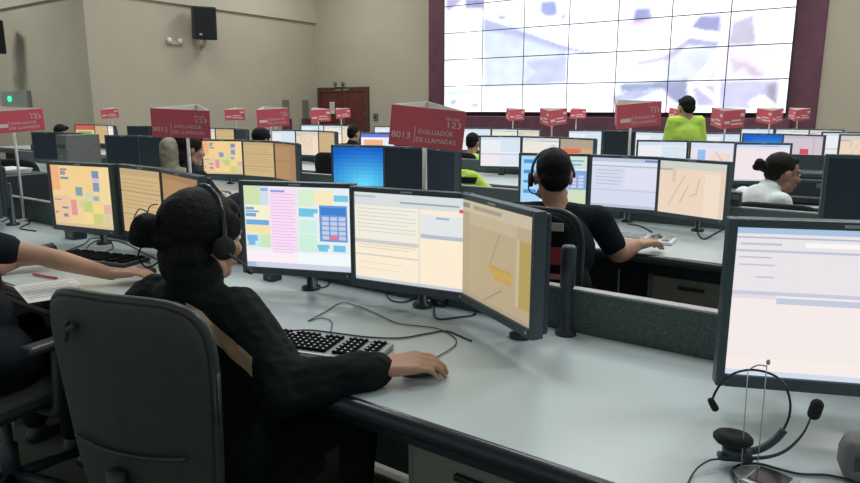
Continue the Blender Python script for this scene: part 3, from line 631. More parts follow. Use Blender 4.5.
SPEC = {(0, 0, 'L'): 'board', (0, 0, 'M'): 'form', (0, 0, 'R'): 'map', (0, 1, 'L'): 'sheet', (0, 1, 'M'): 'tan_form', (0, 1, 'R'): 'tan', (0, 2, 'L'): 'sheet', (0, 2, 'M'): 'form', (0, 2, 'R'): 'off',
        (1, 0, 'L'): 'board_blue', (1, 0, 'M'): 'form_pale', (1, 0, 'R'): 'map_cream', (1, 1, 'L'): 'blue', (1, 1, 'M'): 'off', (1, 1, 'R'): 'off', (1, 2, 'L'): 'sheet', (1, 2, 'M'): 'tan_form', (1, 2, 'R'): 'tan',
        (1, 3, 'L'): 'off', (1, 3, 'M'): 'off', (1, 3, 'R'): 'off', (1, 4, 'L'): 'off', (1, 4, 'M'): 'off', (1, 4, 'R'): 'off',
        (2, 0, 'L'): 'list', (2, 0, 'M'): 'map_white', (2, 0, 'R'): 'white', (2, 1, 'L'): 'list', (2, 1, 'M'): 'form', (2, 1, 'R'): 'orange', (2, 2, 'L'): 'banner', (2, 2, 'M'): 'off', (2, 2, 'R'): 'map_cream',
        (2, 3, 'L'): 'list', (2, 3, 'M'): 'map_cream', (2, 3, 'R'): 'tan_form', (2, 4, 'L'): 'photo', (2, 4, 'M'): 'tan_form', (2, 4, 'R'): 'off', (2, 5, 'L'): 'off', (2, 5, 'M'): 'off', (2, 5, 'R'): 'tan_form',
        (2, 6, 'L'): 'tricolour', (2, 6, 'M'): 'tan_form', (2, 6, 'R'): 'form', (3, 0, 'L'): 'list', (3, 0, 'M'): 'blue', (3, 0, 'R'): 'redmark', (3, 1, 'L'): 'list', (3, 1, 'M'): 'off', (3, 1, 'R'): 'list'}
RANGE = [range(0, 3), range(0, 5), range(0, 7), range(0, 5), range(0, 1)]
SKIP = {(1, 1, 'R'), (1, 4, 'R')}
CUSTOM = {(2, 0, 'R'): ((2.69, 5.45), -12.0), }
for r in range(5):
    for k in RANGE[r]:
        for sd in 'LMR':
            if (r, k, sd) in SKIP: continue
            ds, dn, da = OFFS[sd]
            if r == 0 and sd == 'R': da = -30.0 if k == 0 else -14.0
            if r == 0 and k == 1 and sd == 'L': da = 11.0; ds -= 0.035
            if r == 0 and k == 1 and sd == 'M': da = -4.0; ds -= 0.05
            if r == 0 and k == 1 and sd == 'R': ds -= 0.03
            if r == 0 and k == 2: ds -= 0.42
            if r > 0 and sd == 'M': ds, da = 0.01, 3.0
            page = SPEC.get((r, k, sd), DEFAULT[sd])
            loc = P(S0[r] - PITCH[r] * k + ds, MON_N[r] + dn - 0.0, DESK_Z + 0.001); rot = ROW + R(da)
            if (r, k, sd) in CUSTOM:
                (x, y), a = CUSTOM[(r, k, sd)]; loc = Vector((x, y, DESK_Z)); rot = R(a)
            z = 0.0 if r == 0 else -0.03
            lab = SIDE[sd] + ' monitor, ' + ORD[k] + ' station from right, ' + ROWN[r] + ', with ' + PAGES[page][2]
            o = monitor(loc, rot, page, lab, 1.0 if r == 0 else 0.965)
            for ch in o.children:
                if ch.name.split('.')[0] == 'screen': ch.data = PAGE_MESH[page]
def extra_monitor(loc, rot, page, lab, scale=1.0):
    o = monitor(Vector(loc), R(rot), page, lab, scale)
    for ch in o.children:
        if ch.name.split('.')[0] == 'screen': ch.data = PAGE_MESH[page]
extra_monitor((0.875, 1.36, DESK_Z - 0.006), -12, 'form_white', 'nearest monitor, cut by the right edge, with a pale pink and white form', 1.09)
for ch in bpy.data.objects:
    if ch.parent and ch.parent.get('label', '').startswith('nearest monitor'):
        if ch.name.startswith('mount_pole'): ch.location.y = 0.13; ch.location.z = 0.0055
        if ch.name.startswith('mount_arm'): ch.scale.y = 3.4; ch.location.y = -0.148
extra_monitor((2.14, 3.16, DESK_Z), -24, 'off', 'dark switched-off monitor at the right edge behind the nearest monitor', 1.10)
extra_monitor((0.07, 4.64, DESK_Z), -58, 'off', 'dark switched-off monitor behind the sign 8013, right of its dark neighbour', 0.965)
extra_monitor((4.40, 6.85, DESK_Z), -22, 'map_cream', 'cream-screened monitor at the right edge, in the fourth desk row')
extra_monitor((4.62, 7.55, DESK_Z), -22, 'list', 'pale-screened monitor at the right edge, just behind the cream one')

# ------------------------------------------------------------------ red three-sided desk signs
T_NUM = {}
def sign(loc, rotz, label, number=None, roll=0.0, w=0.25, h=0.128, ztop=1.44, near=True, zbase=0.751, pitch=6.0):
    t = thing('desk_sign', label, 'sign', (loc[0], loc[1], zbase), 0, 'red desk signs')
    rt = w / (2 * math.sqrt(3))
    p = MB(); p.tube([(0, 0, 0), (0, 0, ztop - zbase - h * 0.4)], 0.008, 8); p.lathe([(0.03, 0), (0.03, 0.008), (0.01, 0.012)], (0, 0, 0), 12); p.build('pole', M['card'], t, smooth=True)
    z0 = ztop - zbase - h
    T = Matrix.Translation((0, 0, z0)) @ Matrix.Rotation(R(roll), 4, 'Y') @ Matrix.Rotation(R(pitch), 4, 'X') @ Matrix.Rotation(R(rotz), 4, 'Z')
    for i in range(3):
        A = T @ Matrix.Rotation(R(120 * i), 4, 'Z')
        q = MB(); q.box((0, -rt, h / 2), (w, 0.003, h)); q.v = [A @ v for v in q.v]
        po = q.build('red_panel', M['red'], t)
        q = MB(); q.box((0, -rt + 0.003, h / 2 + 0.001), (w - 0.006, 0.003, h + 0.002)); q.v = [A @ v for v in q.v]
        q.build('lining', M['card'], po)
        y = -rt - 0.0022
        if near:
            tw = 0.0
            for body, x0, x1, z, hh in ((number, -0.475, -0.225, 0.20, 0.165), ('EVALUADOR', -0.115, 0.355, 0.345, 0.12), ('DE LLAMADAS', -0.14, 0.40, 0.14, 0.12), ('linea', 0.24, 0.42, 0.745, 0.09), ('123', 0.27, 0.45, 0.56, 0.15)):
                if not body: continue
                me = text_mesh(body, 0.04)
                bx = [v.co.x for v in me.vertices]; by = [v.co.y for v in me.vertices]
                sx, sy = (x1 - x0) * w / (max(bx) - min(bx)), hh * h / (max(by) - min(by))
                me.transform(A @ Matrix.Translation((x0 * w, y, z * h)) @ Matrix.Rotation(R(90), 4, 'X') @ Matrix.Diagonal((sx, sy, 1, 1)) @ Matrix.Translation((-min(bx), -min(by), 0))); me.update()
                link('lettering', me, M['print'], po)
            q = MB(); q.box((-0.165 * w, y, 0.32 * h), (0.0022, 0.001, 0.42 * h))
            if not number: q.box((-0.31 * w, y, 0.33 * h), (0.24 * w, 0.001, 0.16 * h))
        else:
            q = MB(); q.box((-0.31 * w, y, 0.33 * h), (0.24 * w, 0.001, 0.15 * h)); q.box((0.1 * w, y, 0.42 * h), (0.42 * w, 0.001, 0.09 * h)); q.box((0.14 * w, y, 0.22 * h), (0.52 * w, 0.001, 0.09 * h)); q.box((0.36 * w, y, 0.72 * h), (0.18 * w, 0.001, 0.16 * h))
        q.v = [A @ v for v in q.v]; q.build('printed_bars', M['print'], po)
sign((-0.018, 2.275), 3, 'red three-sided sign numbered 8013, near the picture centre', '8013', 6.0, ztop=1.438, w=0.24)
sign((-1.143, 3.19), 0, 'red three-sided sign numbered 8012, above the middle tan monitor', '8012', 2.5, ztop=1.432, w=0.268)
sign((-2.50, 4.07), 50, 'pinkish red three-sided sign cut by the left edge', None, 1, w=0.29, ztop=1.425)
sign((1.20, 4.06), 17, 'red three-sided sign in front of the video wall, behind the man', None, -3, w=0.295, h=0.138, ztop=1.465)
sign((-1.39, 5.93), 30, 'red three-sided sign with a white rim, left of the red door', None, 0, w=0.28, h=0.15, ztop=1.43)
k = 0
for r, ks in ((2, (0, 1, 3, 4, 6)), (3, (0, 2, 4, 5)), (4, (0, 1, 2))):
    for q in ks:
        s = -1.33 - 1.62 * q
        v = P(s, PART_N[r] + 0.022)
        sign((v.x, v.y), (35, 12, 28, 40, 20, 33, 8)[(q + r) % 7], 'small distant red sign on a pole, ' + ORD[q] + ' station from the right, ' + ROWN[r], None, (-3, 2, 0, -2)[(q + r) % 4], w=0.27, h=0.15, ztop=1.42, near=False, zbase=0.887)

# ------------------------------------------------------------------ office chairs
def pad_mesh(mb, wt, wb, h, th, curve, frame, origin, n_exp=5.0, lean=0.0, bulge=0.35, side=0.0):
    """cushion with rounded-trapezoid outline; local x across, z up, y thickness"""
    K = 48; rings = [(1.0, 0.0), (0.985, 0.62), (0.95, 0.88), (0.80, 1.0), (0.4, 1.0 + bulge * 0.6), (0.02, 1.0 + bulge)]
    vs = []; fs = []
    def pt(k, sc, y):
        t = 2 * math.pi * k / K; c, s = math.cos(t), math.sin(t)
        x = math.copysign(abs(c) ** (2 / n_exp), c); z = math.copysign(abs(s) ** (2 / n_exp), s)
        zz = z * sc; w = (wb + (wt - wb) * (zz + 1) / 2) / 2
        X = x * sc * w; Z = (zz + 1) / 2 * h
        Y = y + curve * (X / (wt / 2)) ** 2 - lean * Z
        return Vector(origin) + frame @ Vector((X + side * (h - Z), Y, Z))
    order = [(sc, -pr) for sc, pr in reversed(rings)] + [(sc, pr) for sc, pr in rings[1:]]
    for sc, pr in order:
        for k in range(K): vs.append(pt(k, sc, pr * th / 2))
    for i in range(len(order) - 1):
        for k in range(K):
            k2 = (k + 1) % K; fs.append((i * K + k, i * K + k2, (i + 1) * K + k2, (i + 1) * K + k))
    fs.append(tuple(reversed(range(K)))); fs.append(tuple((len(order) - 1) * K + k for k in range(K)))
    mb.add(vs, fs)
    return [pt(k, 1.0, 0.0) for k in range(K)]
I3 = Matrix.Identity(3)
def chair(loc, rotz, label, shell='fabric', rim=None, wt=0.44, wb=0.40, z0=0.52, z1=1.0, yb=-0.20, lean=0.10, arms=True, group='office chairs', side=0.0):
    """local +Y is where the sitter looks"""
    t = thing('office_chair', label, 'chair', (loc[0], loc[1], 0), rotz, group)
    m = MB()
    m.box((0, 0.02, 0.445), (0.46, 0.44, 0.06), None, 0.028); m.build('seat', M['fabric'], t, smooth=False)
    m = MB(); m.box((0, 0, 0.40), (0.24, 0.26, 0.035), None, 0.01); m.build('seat_plate', M['black'], t)
    m = MB(); out = pad_mesh(m, wt, wb, z1 - z0, 0.05, 0.045, I3, (0, yb, z0), lean=lean, side=side)
    bo = m.build('backrest', M[shell], t, smooth=True)
    if rim:
        m = MB(); m.tube(out + out[:2], 0.012, 8); m.build('rim', M[rim], bo, True)
        H = z1 - z0
        fb = lambda x, z: Vector((x + side * (H - z), yb + 0.045 * (x / (wt / 2)) ** 2 - lean * z - 0.032 - 0.006 * (1 - (x / (wt / 2)) ** 2), z0 + z))
        m = MB(); m.tube([fb(x, 0.36 * H + 0.25 * x * x) for x in [(-0.155 + 0.31 * i / 14) for i in range(15)]], 0.0045, 6); m.build('seam', M['black'], bo, True)
        m = MB(); q = fb(-0.105, 0.86 * H); m.box(q + Vector((0, -0.003, 0)), (0.012, 0.012, 0.05), Matrix.Rotation(R(12), 3, 'Y'), 0.003); m.box(q + Vector((0.014, -0.003, 0.008)), (0.03, 0.012, 0.012), Matrix.Rotation(R(-25), 3, 'Y'), 0.003); m.build('hook', M['black'], bo)
    m = MB(); m.tube(spline([(0, -0.06, 0.40), (0, -0.22, 0.39), (0, yb - 0.045, 0.46), (0, yb - 0.045 - lean * 0.12, z0 + 0.15)], 5), 0.022, 10); m.build('back_post', M['black'], t, True)
    if arms:
        for sg in (-1, 1):
            m = MB(); m.tube(spline([(sg * 0.12, 0.02, 0.41), (sg * 0.255, 0.02, 0.41), (sg * 0.275, 0.02, 0.50), (sg * 0.275, 0.03, 0.645)], 5), 0.016, 8); a = m.build('arm_post', M['black'], t, True)
            m = MB(); m.box((sg * 0.275, 0.05, 0.66), (0.065, 0.25, 0.03), None, 0.012); m.build('arm_pad', M['shell_rim'], t)
    m = MB(); m.lathe([(0.03, 0.09), (0.03, 0.24), (0.018, 0.25), (0.018, 0.39), (0.004, 0.395)], (0, 0, 0), 14); m.build('column', M['black'], t, True)
    for i in range(5):
        a = 2 * math.pi * i / 5 + 0.3; d = Vector((math.cos(a), math.sin(a), 0))
        m = MB(); m.tube([d * 0.02 + Vector((0, 0, 0.115)), d * 0.16 + Vector((0, 0, 0.10)), d * 0.29 + Vector((0, 0, 0.075))], [0.026, 0.02, 0.014], 8); lg = m.build('leg', M['black'], t, True)
        m = MB(); rr = Matrix.Rotation(a, 3, 'Z') @ Matrix.Rotation(R(90), 3, 'X')
        m.lathe([(0.008, -0.024), (0.028, -0.02), (0.03, -0.006), (0.03, 0.006), (0.028, 0.02), (0.008, 0.024)], d * 0.29 + Vector((0, 0, 0.031)), 14, rr); m.build('castor', M['black_gloss'], lg, True)
    return t

# ------------------------------------------------------------------ people
def V(*a): return Vector(a)
def add_hand(mb, wrist, d, up, right, curl=(18, 30, 35), splay=0.10, hs=1.0):
    d = d.normalized(); rt = d.cross(up).normalized(); up = rt.cross(d).normalized(); t = -rt if right else rt
    kn = []
    for k, L, w in ((0.031, 0.090, 0.0092), (0.0105, 0.094, 0.0095), (-0.0105, 0.090, 0.0092), (-0.030, 0.082, 0.0082)):
        k *= hs; L *= hs; w *= hs
        q = wrist + d * L + t * k + up * 0.006; kn.append((q, k, w))
        mb.cap(wrist + d * 0.012 + t * k * 0.55, q, 0.018 * hs, 0.0125 * hs, 10)
    mb.ell(wrist + d * 0.05 * hs, (0.036 * hs, 0.046 * hs, 0.0165 * hs), Matrix((t, d, up)).transposed())
    for (q, k, w), Ls in zip(kn, ((0.041, 0.025, 0.021), (0.045, 0.028, 0.022), (0.041, 0.026, 0.021), (0.032, 0.020, 0.018))):
        ang = 0; p = q; base = (d + t * k * splay * 30 * 0.1).normalized()
        for i, L in enumerate(Ls):
            L *= hs
            ang += curl[i]; a = R(ang)
            dd = base * math.cos(a) - up * math.sin(a)
            n = p + dd * L; mb.cap(p, n, w - i * 0.0009, w - 0.0008 - i * 0.0009, 10); p = n
    b = wrist + d * 0.022 + t * 0.026 - up * 0.004
    k1 = b + (d * 0.75 + t * 0.6 - up * 0.15).normalized() * 0.042 * hs
    k2 = k1 + (d * 0.92 + t * 0.25 - up * 0.30).normalized() * 0.030 * hs
    k3 = k2 + (d * 0.95 + t * 0.02 - up * 0.35).normalized() * 0.024 * hs
    mb.cap(wrist + d * 0.012, b, 0.017, 0.015, 10); mb.cap(b, k1, 0.0145, 0.0115, 10); mb.cap(k1, k2, 0.0112, 0.010, 10); mb.cap(k2, k3, 0.0098, 0.008, 10)
def head_frame(f, pitch=0.0, roll=0.0):
    f = Vector(f).normalized(); r = f.cross(V(0, 0, 1)).normalized()
    m = Matrix.Rotation(R(pitch), 3, r); f = m @ f; u = m @ V(0, 0, 1)
    if roll: q = Matrix.Rotation(R(roll), 3, f); r = q @ r; u = q @ u
    return Matrix((r, f, u)).transposed()
def person(label, J, fh, ft, top='jacket', sleeve='long', skin='skin', hair='hair', hairdo='short', voxel=0.006, pitch=-8, roll=0, hands=(None, None), bottoms='trousers', vest=None, bulk=1.0, amp=0.004, stripe=None, curl=(18, 30, 35), collar=True, standing=False, shoes=True, slv=0.72, fore=1.0, armk=1.0, hs=1.0):
    base = V(J['pelvis'].x, J['pelvis'].y, 0)
    t = thing('person', label, 'person', base)
    H = head_frame(fh, pitch, roll); hc = J['head']
    h = lambda x, y, z: hc + H @ V(x, y, z)
    T = head_frame(ft)                                     # torso frame: right, forward, up
    # ---- body: one continuous skin
    b = MB()
    b.ell(h(0, -0.012, 0.028), (0.074, 0.094, 0.088), H, 3); b.ell(h(0, 0.022, -0.03), (0.060, 0.070, 0.082), H, 3)
    b.ell(h(0, 0.058, -0.088), (0.030, 0.030, 0.026), H); b.cap(h(-0.045, 0.01, -0.075), h(0, 0.055, -0.09), 0.026, 0.024); b.cap(h(0.045, 0.01, -0.075), h(0, 0.055, -0.09), 0.026, 0.024)
    b.cap(h(0, 0.086, 0.008), h(0, 0.108, -0.030), 0.009, 0.0135); b.ell(h(-0.012, 0.098, -0.032), (0.009, 0.010, 0.008), H); b.ell(h(0.012, 0.098, -0.032), (0.009, 0.010, 0.008), H)
    for sg in (-1, 1):
        b.ell(h(sg * 0.077, -0.008, -0.012), (0.011, 0.021, 0.032), H); b.ell(h(sg * 0.038, 0.066, -0.026), (0.024, 0.022, 0.022), H); b.cap(h(sg * 0.012, 0.084, 0.024), h(sg * 0.05, 0.072, 0.022), 0.010, 0.009)
    b.cap(h(-0.018, 0.085, -0.062), h(0.018, 0.085, -0.062), 0.011, 0.011)
    b.cap(h(0, -0.02, -0.06), J['neck'], 0.055, 0.058); b.cap(J['neck'], J['chest'], 0.06, 0.10)
    b.ell(J['chest'], (0.15, 0.10, 0.15), T); b.cap(J['chest'], J['pelvis'], 0.11, 0.12); b.ell(J['pelvis'], (0.15, 0.11, 0.09), T)
    for S in 'LR':
        b.cap(J['neck'] - V(0, 0, 0.03), J['sh' + S], 0.05, 0.045); b.cap(J['sh' + S], J['el' + S], 0.045, 0.037 * fore); b.cap(J['el' + S], J['el' + S] + (J['wr' + S] - J['el' + S]) * 0.3, 0.037 * fore, 0.0385 * fore, 14); b.cap(J['el' + S] + (J['wr' + S] - J['el' + S]) * 0.3, J['wr' + S], 0.0385 * fore, 0.0255 * fore, 14)
        d = J.get('hd' + S, (J['wr' + S] - J['el' + S]))
        add_hand(b, J['wr' + S], d, J.get('up' + S, V(0, 0, 1)), S == 'R', curl, hs=hs)
        b.cap(J['pelvis'] + T @ V((0.09 if S == 'R' else -0.09), 0, 0), J['kn' + S], 0.07, 0.05); b.cap(J['kn' + S], J['an' + S], 0.048, 0.034)
        b.cap(J['an' + S], J['an' + S] + T @ V(0, 0.10, -0.035), 0.03, 0.022)
    me = to_local(remesh(b, voxel, 3), t)
    body = link('body', me, M[skin], t, True)
    for sg in (-1, 1):
        e = MB(); e.ell(h(sg * 0.031, 0.080, 0.004), (0.0125, 0.010, 0.0095), H); eo = e.build('eye', M['eye'], body, True, True)
        e = MB(); e.ell(h(sg * 0.031, 0.0885, 0.004), (0.0055, 0.003, 0.0055), H); e.build('iris', M['hair'], eo, True, True)
        e = MB(); e.cap(h(sg * 0.018, 0.092, 0.026), h(sg * 0.046, 0.080, 0.027), 0.003, 0.0025, 6); e.build('eyebrow', M['hair'], body, True, True)
    e = MB(); e.cap(h(-0.017, 0.091, -0.058), h(0.017, 0.091, -0.058), 0.005, 0.005, 8); e.cap(h(-0.014, 0.091, -0.066), h(0.014, 0.091, -0.066), 0.0058, 0.0058, 8); e.build('lips', M['lips'], body, True, True)
    # ---- hair
    g = MB()
    if hairdo == 'tied':
        g.ell(h(0, -0.026, 0.040), (0.080, 0.094, 0.086), H, 3); g.ell(h(0, -0.060, -0.005), (0.066, 0.050, 0.060), H); g.ell(h(0, 0.028, 0.080), (0.056, 0.048, 0.028), H); g.cap(h(0, -0.085, 0.01), J['bun'], 0.035, 0.030)
    elif hairdo == 'short':
        g.ell(h(0, -0.022, 0.040), (0.078, 0.096, 0.088), H, 3); g.ell(h(0, -0.060, -0.010), (0.068, 0.052, 0.060), H); g.ell(h(0, 0.045, 0.082), (0.060, 0.045, 0.030), H)
    else:
        g.ell(h(0, -0.024, 0.038), (0.090, 0.105, 0.094), H, 3); g.ell(h(0, -0.060, -0.046), (0.077, 0.056, 0.092), H); g.ell(h(0, 0.040, 0.078), (0.066, 0.050, 0.036), H)
        for sg in (-1, 1): g.ell(h(sg * 0.070, 0.012, 0.035), (0.018, 0.052, 0.045), H)
        if 'bun' in J and hairdo == 'long': g.cap(h(0, -0.085, -0.005), J['bun'], 0.040, 0.036)
    hm = to_local(remesh(g, max(0.005, voxel * 0.9), 2, 0.002, 30.0), t)
    ho = link('hair', hm, M[hair], t, True)
    if 'bun' in J:
        q = MB(); rad = J.get('bunr', 0.047); q.ell(J['bun'], (rad, rad * 0.95, rad), None, 3); q.ell(J['bun'] + H @ V(0.012, -0.012, 0.015), (rad * 0.8, rad * 0.75, rad * 0.7), None, 3); q.ell(J['bun'] + H @ V(-0.012, -0.008, -0.014), (rad * 0.8, rad * 0.75, rad * 0.7), None, 3)
        bm_ = to_local(remesh(q, 0.005, 2, 0.003, 36.0, 3.0), t); link('hair_bun', bm_, M[hair], ho, True)
    # ---- top
    c = MB(); k = bulk
    c.ell(J['chest'], (0.178 * k, 0.125 * k, 0.17), T, 3); c.ell((J['chest'] + J['pelvis']) / 2, (0.165 * k, 0.128 * k, 0.16), T, 3); c.ell(J['pelvis'] + V(0, 0, 0.03), (0.182 * k, 0.14 * k, 0.12), T, 3)
    c.cap(J['shL'], J['shR'], 0.062 * k, 0.062 * k); c.cap(J['neck'] + V(0, 0, -0.035), J['shR'], 0.070, 0.058 * k); c.cap(J['neck'] + V(0, 0, -0.035), J['shL'], 0.070, 0.058 * k)
    if collar and sleeve == 'long': c.cap(J['neck'] + V(0, 0, -0.03), J['neck'] + (J['head'] - J['neck']) * 0.12, 0.080, 0.072)
    for S in 'LR':
        sh, el, wr = J['sh' + S], J['el' + S], J['wr' + S]
        if sleeve == 'long':
            c.cap(sh, el, 0.066 * k * armk, 0.058 * k * armk); c.cap(el, wr - (wr - el).normalized() * 0.02, 0.058 * k * armk, 0.046 * k)
        else:
            e2 = sh + (el - sh) * slv; c.cap(sh, e2, 0.063 * k, 0.056 * k)
    cm = remesh(c, voxel * 1.1, 3, amp, 13.0, 1.3)
    cl = None
    strips = []
    if stripe:
        for mname, nm, test in stripe: strips.append((mname, nm, band(cm, *test)))
    cl = link({'shirt': 'shirt', 'hivis': 'high_visibility_vest', 'scarf': 'shirt'}.get(top, 'jacket' if sleeve == 'long' else 'shirt'), to_local(cm, t), M[top], t, True)
    for mname, nm, mbp in strips:
        if mbp.f: mbp.build(nm, M[mname], cl, True, True)
    # ---- trousers and shoes
    c = MB(); c.ell(J['pelvis'] + V(0, 0, -0.02), (0.172, 0.135, 0.10), T)
    for S in 'LR':
        hp = J['pelvis'] + T @ V((0.092 if S == 'R' else -0.092), 0.02, -0.01)
        c.cap(hp, J['kn' + S], 0.085, 0.064); c.cap(J['kn' + S], J['an' + S] + V(0, 0, 0.02), 0.064, 0.048)
    link('trousers', to_local(remesh(c, voxel * 1.5, 3, 0.003, 11.0), t), M[bottoms], t, True)
    for S in 'LR':
        a = J['an' + S]; q = MB(); q.cap(a + V(0, 0, -0.03), a + T @ V(0, 0.0, -0.045), 0.042, 0.04); q.cap(a + T @ V(0, -0.02, -0.055), a + T @ V(0, 0.15, -0.062), 0.034, 0.027)
        m_ = remesh(q, 0.008, 2)
        m_.transform(Matrix.Translation((0, 0, 0.0))); zmin = min(v.co.z for v in m_.vertices)
        for v in m_.vertices: v.co.z = max(v.co.z, 0.002)
        link('shoe', to_local(m_, t), M['black'], t, True)
    return t, H, T
def seated(head, ft, **over):
    """joint positions of somebody sitting, from the head and the torso direction"""
    T = head_frame(ft); J = {}
    hd = Vector(head)
    base = V(hd.x, hd.y, 0) - T @ V(0, 0.14, 0)
    L = lambda x, y, z: base + T @ V(x, y, 0) + V(0, 0, z)
    dz = hd.z - 1.13
    J['head'] = hd; J['neck'] = L(0, 0.095, 0.985 + dz); J['chest'] = L(0, 0.05, 0.82 + dz * 0.8); J['pelvis'] = L(0, 0, 0.54 + min(dz, 0) * 0.0)
    for S, sg in (('L', -1), ('R', 1)):
        J['sh' + S] = L(sg * 0.17, 0.075, 0.94 + dz); J['el' + S] = L(sg * 0.235, 0.20, 0.745); J['wr' + S] = L(sg * 0.16, 0.42, 0.79)
        J['kn' + S] = L(sg * 0.12, 0.42, 0.515); J['an' + S] = L(sg * 0.12, 0.40, 0.085)
    J.update(over); return J
def worn_headset(H, hc, label, side=1, both=True, boom=True, scale=1.0, fwd=0.0):
    t = thing('headset', label, 'headset', hc)
    h = lambda x, y, z: hc + H @ V(x * scale, y * scale, z * scale)
    m = MB(); m.tube([h(0.096 * math.sin(a), -0.008 + fwd * max(0, math.cos(a)), (0.136 - 0.2 * fwd) * math.cos(a)) for a in [R(-92 + 184 * i / 24) for i in range(25)]], 0.0065, 8); m.build('headband', M['black_gloss'], t, True, True)
    for sg in ((-1, 1) if both else (side,)):
        rr = Matrix((H @ V(0, 1, 0), H @ V(0, 0, 1), H @ V(1, 0, 0))).transposed()
        m = MB(); m.lathe([(0.012, -0.013), (0.029, -0.012), (0.032, -0.004), (0.029, 0.006), (0.010, 0.008)], h(sg * 0.098, -0.006, -0.016), 18, rr); m.build('ear_cup', M['foam'], t, True, True)
    if boom:
        m = MB(); pts = [h(side * 0.106, 0.0, -0.03), h(side * 0.104, 0.045, -0.055), h(side * 0.085, 0.09, -0.08), h(side * 0.055, 0.115, -0.088)]
        m.tube(spline(pts, 5), 0.0035, 6); bo = m.build('microphone_boom', M['black'], t, True, True)
        m = MB(); m.cap(pts[-1], pts[-1] + H @ V(-side * 0.015, 0.003, 0), 0.008, 0.008); m.build('microphone', M['foam'], bo, True, True)
    return t
FN = V(NX, NY, 0)

# --- the woman in the foreground
chair((-0.585, 1.605), R(-21), 'grey-backed office chair with the seated woman in black, nearest the camera', shell='shell', rim='shell_rim', wt=0.46, wb=0.37, z0=0.50, z1=1.035, yb=-0.235, lean=0.05, arms=False, side=0.045)
J = {'head': V(-0.592, 1.72, 1.097), 'neck': V(-0.605, 1.655, 0.985), 'chest': V(-0.585, 1.655, 0.80), 'pelvis': V(-0.535, 1.615, 0.545),
     'shR': V(-0.490, 1.625, 0.915), 'shL': V(-0.735, 1.735, 0.915), 'elR': V(-0.345, 1.50, 0.768), 'wrR': V(*(-0.120, 1.574, 0.797)), 'elL': V(-0.87, 1.88, 0.785), 'wrL': V(-0.78, 2.07, 0.79), 'hdL': V(0, 1, 0),
     'knR': V(-0.22, 1.93, 0.525), 'knL': V(-0.47, 2.02, 0.525), 'anR': V(-0.24, 1.92, 0.085), 'anL': V(-0.48, 2.0, 0.085), 'bun': V(*(-0.707, 1.655, 1.127)), 'bunr': 0.045,
     'hdR': V(1.0, 0.22, 0.0), 'upR': V(0, -0.25, 1)}
sa, sb_ = V(*(-0.527, 1.500, 0.899)), V(*(-0.415, 1.470, 0.834))
sa, sb_ = V(*sa), V(*sb_)
STRIPE = ((sa + sb_) / 2, (sb_ - sa).cross(V(0, 1, 0)), 0.019, lambda p: -0.60 < p.x < sb_.x + 0.002 and p.y < 1.62 and 0.72 < p.z < 0.97)
_, H1, _ = person('woman in a black jacket with a hair bun, seated in front, hand on mouse', J, (0.60, 0.80, 0), (0.40, 0.92, 0), top='jacket', hairdo='long', voxel=0.0052, bulk=1.02, armk=1.17, amp=0.010, stripe=[('tan', 'tan_stripe', STRIPE)], curl=(12, 28, 26), hs=1.02)
worn_headset(H1, J['head'], 'black headset worn by the woman in the black jacket', 1)
q = MB(); q.tube(spline([V(*(-0.714, 1.650, 1.105)), V(*(-0.737, 1.650, 1.066)), V(*(-0.724, 1.660, 1.032)), V(*(-0.701, 1.680, 1.041)), V(*(-0.697, 1.690, 1.070))], 5), 0.0022, 5); q.tube(spline([V(*(-0.703, 1.660, 1.169)), V(*(-0.727, 1.660, 1.182)), V(*(-0.744, 1.660, 1.161))], 5), 0.0015, 5); q.tube(spline([V(*(-0.710, 1.660, 1.169)), V(*(-0.701, 1.660, 1.189)), V(*(-0.685, 1.670, 1.193))], 5), 0.0015, 5)
hp = [o for o in bpy.data.objects if o.name == 'hair'][0]
q.build('loose_strand', M['hair'], hp, True, True)

# --- the worker at the left edge
chair((-1.52, 2.22), R(-25), 'black office chair at the left edge under the worker with bare forearm', arms=True, z1=0.92, wt=0.44)
J = seated((-1.72, 2.42, 1.15), (0.42, 0.90, 0), wrR=V(*(-1.246, 2.546, 0.792)), elR=V(*(-1.455, 2.450, 0.886)), shR=V(-1.62, 2.35, 0.95), hdR=V(1.0, 0.12, 0.0), pelvis=V(-1.56, 2.23, 0.54), chest=V(-1.71, 2.34, 0.80))
person('person in a dark navy short-sleeved shirt at the left edge, reaching for mouse', J, (0.5, 0.86, 0), (0.42, 0.90, 0), top='navy', sleeve='short', hairdo='long', voxel=0.0065, curl=(10, 26, 24), slv=0.42)

# --- the man with his back to us
chair((0.51, 2.735), R(-33), 'black framed office chair with the man in a dark shirt', arms=False, z1=1.06, z0=0.5, wt=0.43, yb=-0.25, rim='shell_rim', lean=0.04)
J = seated(V(*(0.542, 2.950, 1.149)) - V(0, 0, 0.014), (0.45, 0.89, 0), pelvis=V(0.52, 2.76, 0.54), chest=V(0.545, 2.86, 0.82), neck=V(0.555, 2.915, 1.0), shR=V(0.735, 2.89, 0.955), shL=V(0.395, 2.99, 0.955), elR=V(0.835, 2.90, 0.80), wrR=V(*(0.958, 3.049, 0.805)), hdR=V(0.8, 0.55, 0.0), elL=V(0.42, 3.2, 0.79), wrL=V(0.62, 3.36, 0.79))
_, H3, _ = person('man with short black hair and dark shirt, back turned, forearm on desk', J, (0.02, 1, 0), (0.45, 0.89, 0), top='navy', sleeve='short', hairdo='short', voxel=0.007, skin='skin', pitch=-4, fore=1.25, hs=1.15, curl=(10, 25, 25))
worn_headset(H3, J['head'], 'black headset worn by the man in the dark shirt', -1, both=False, scale=0.97, fwd=0.075)

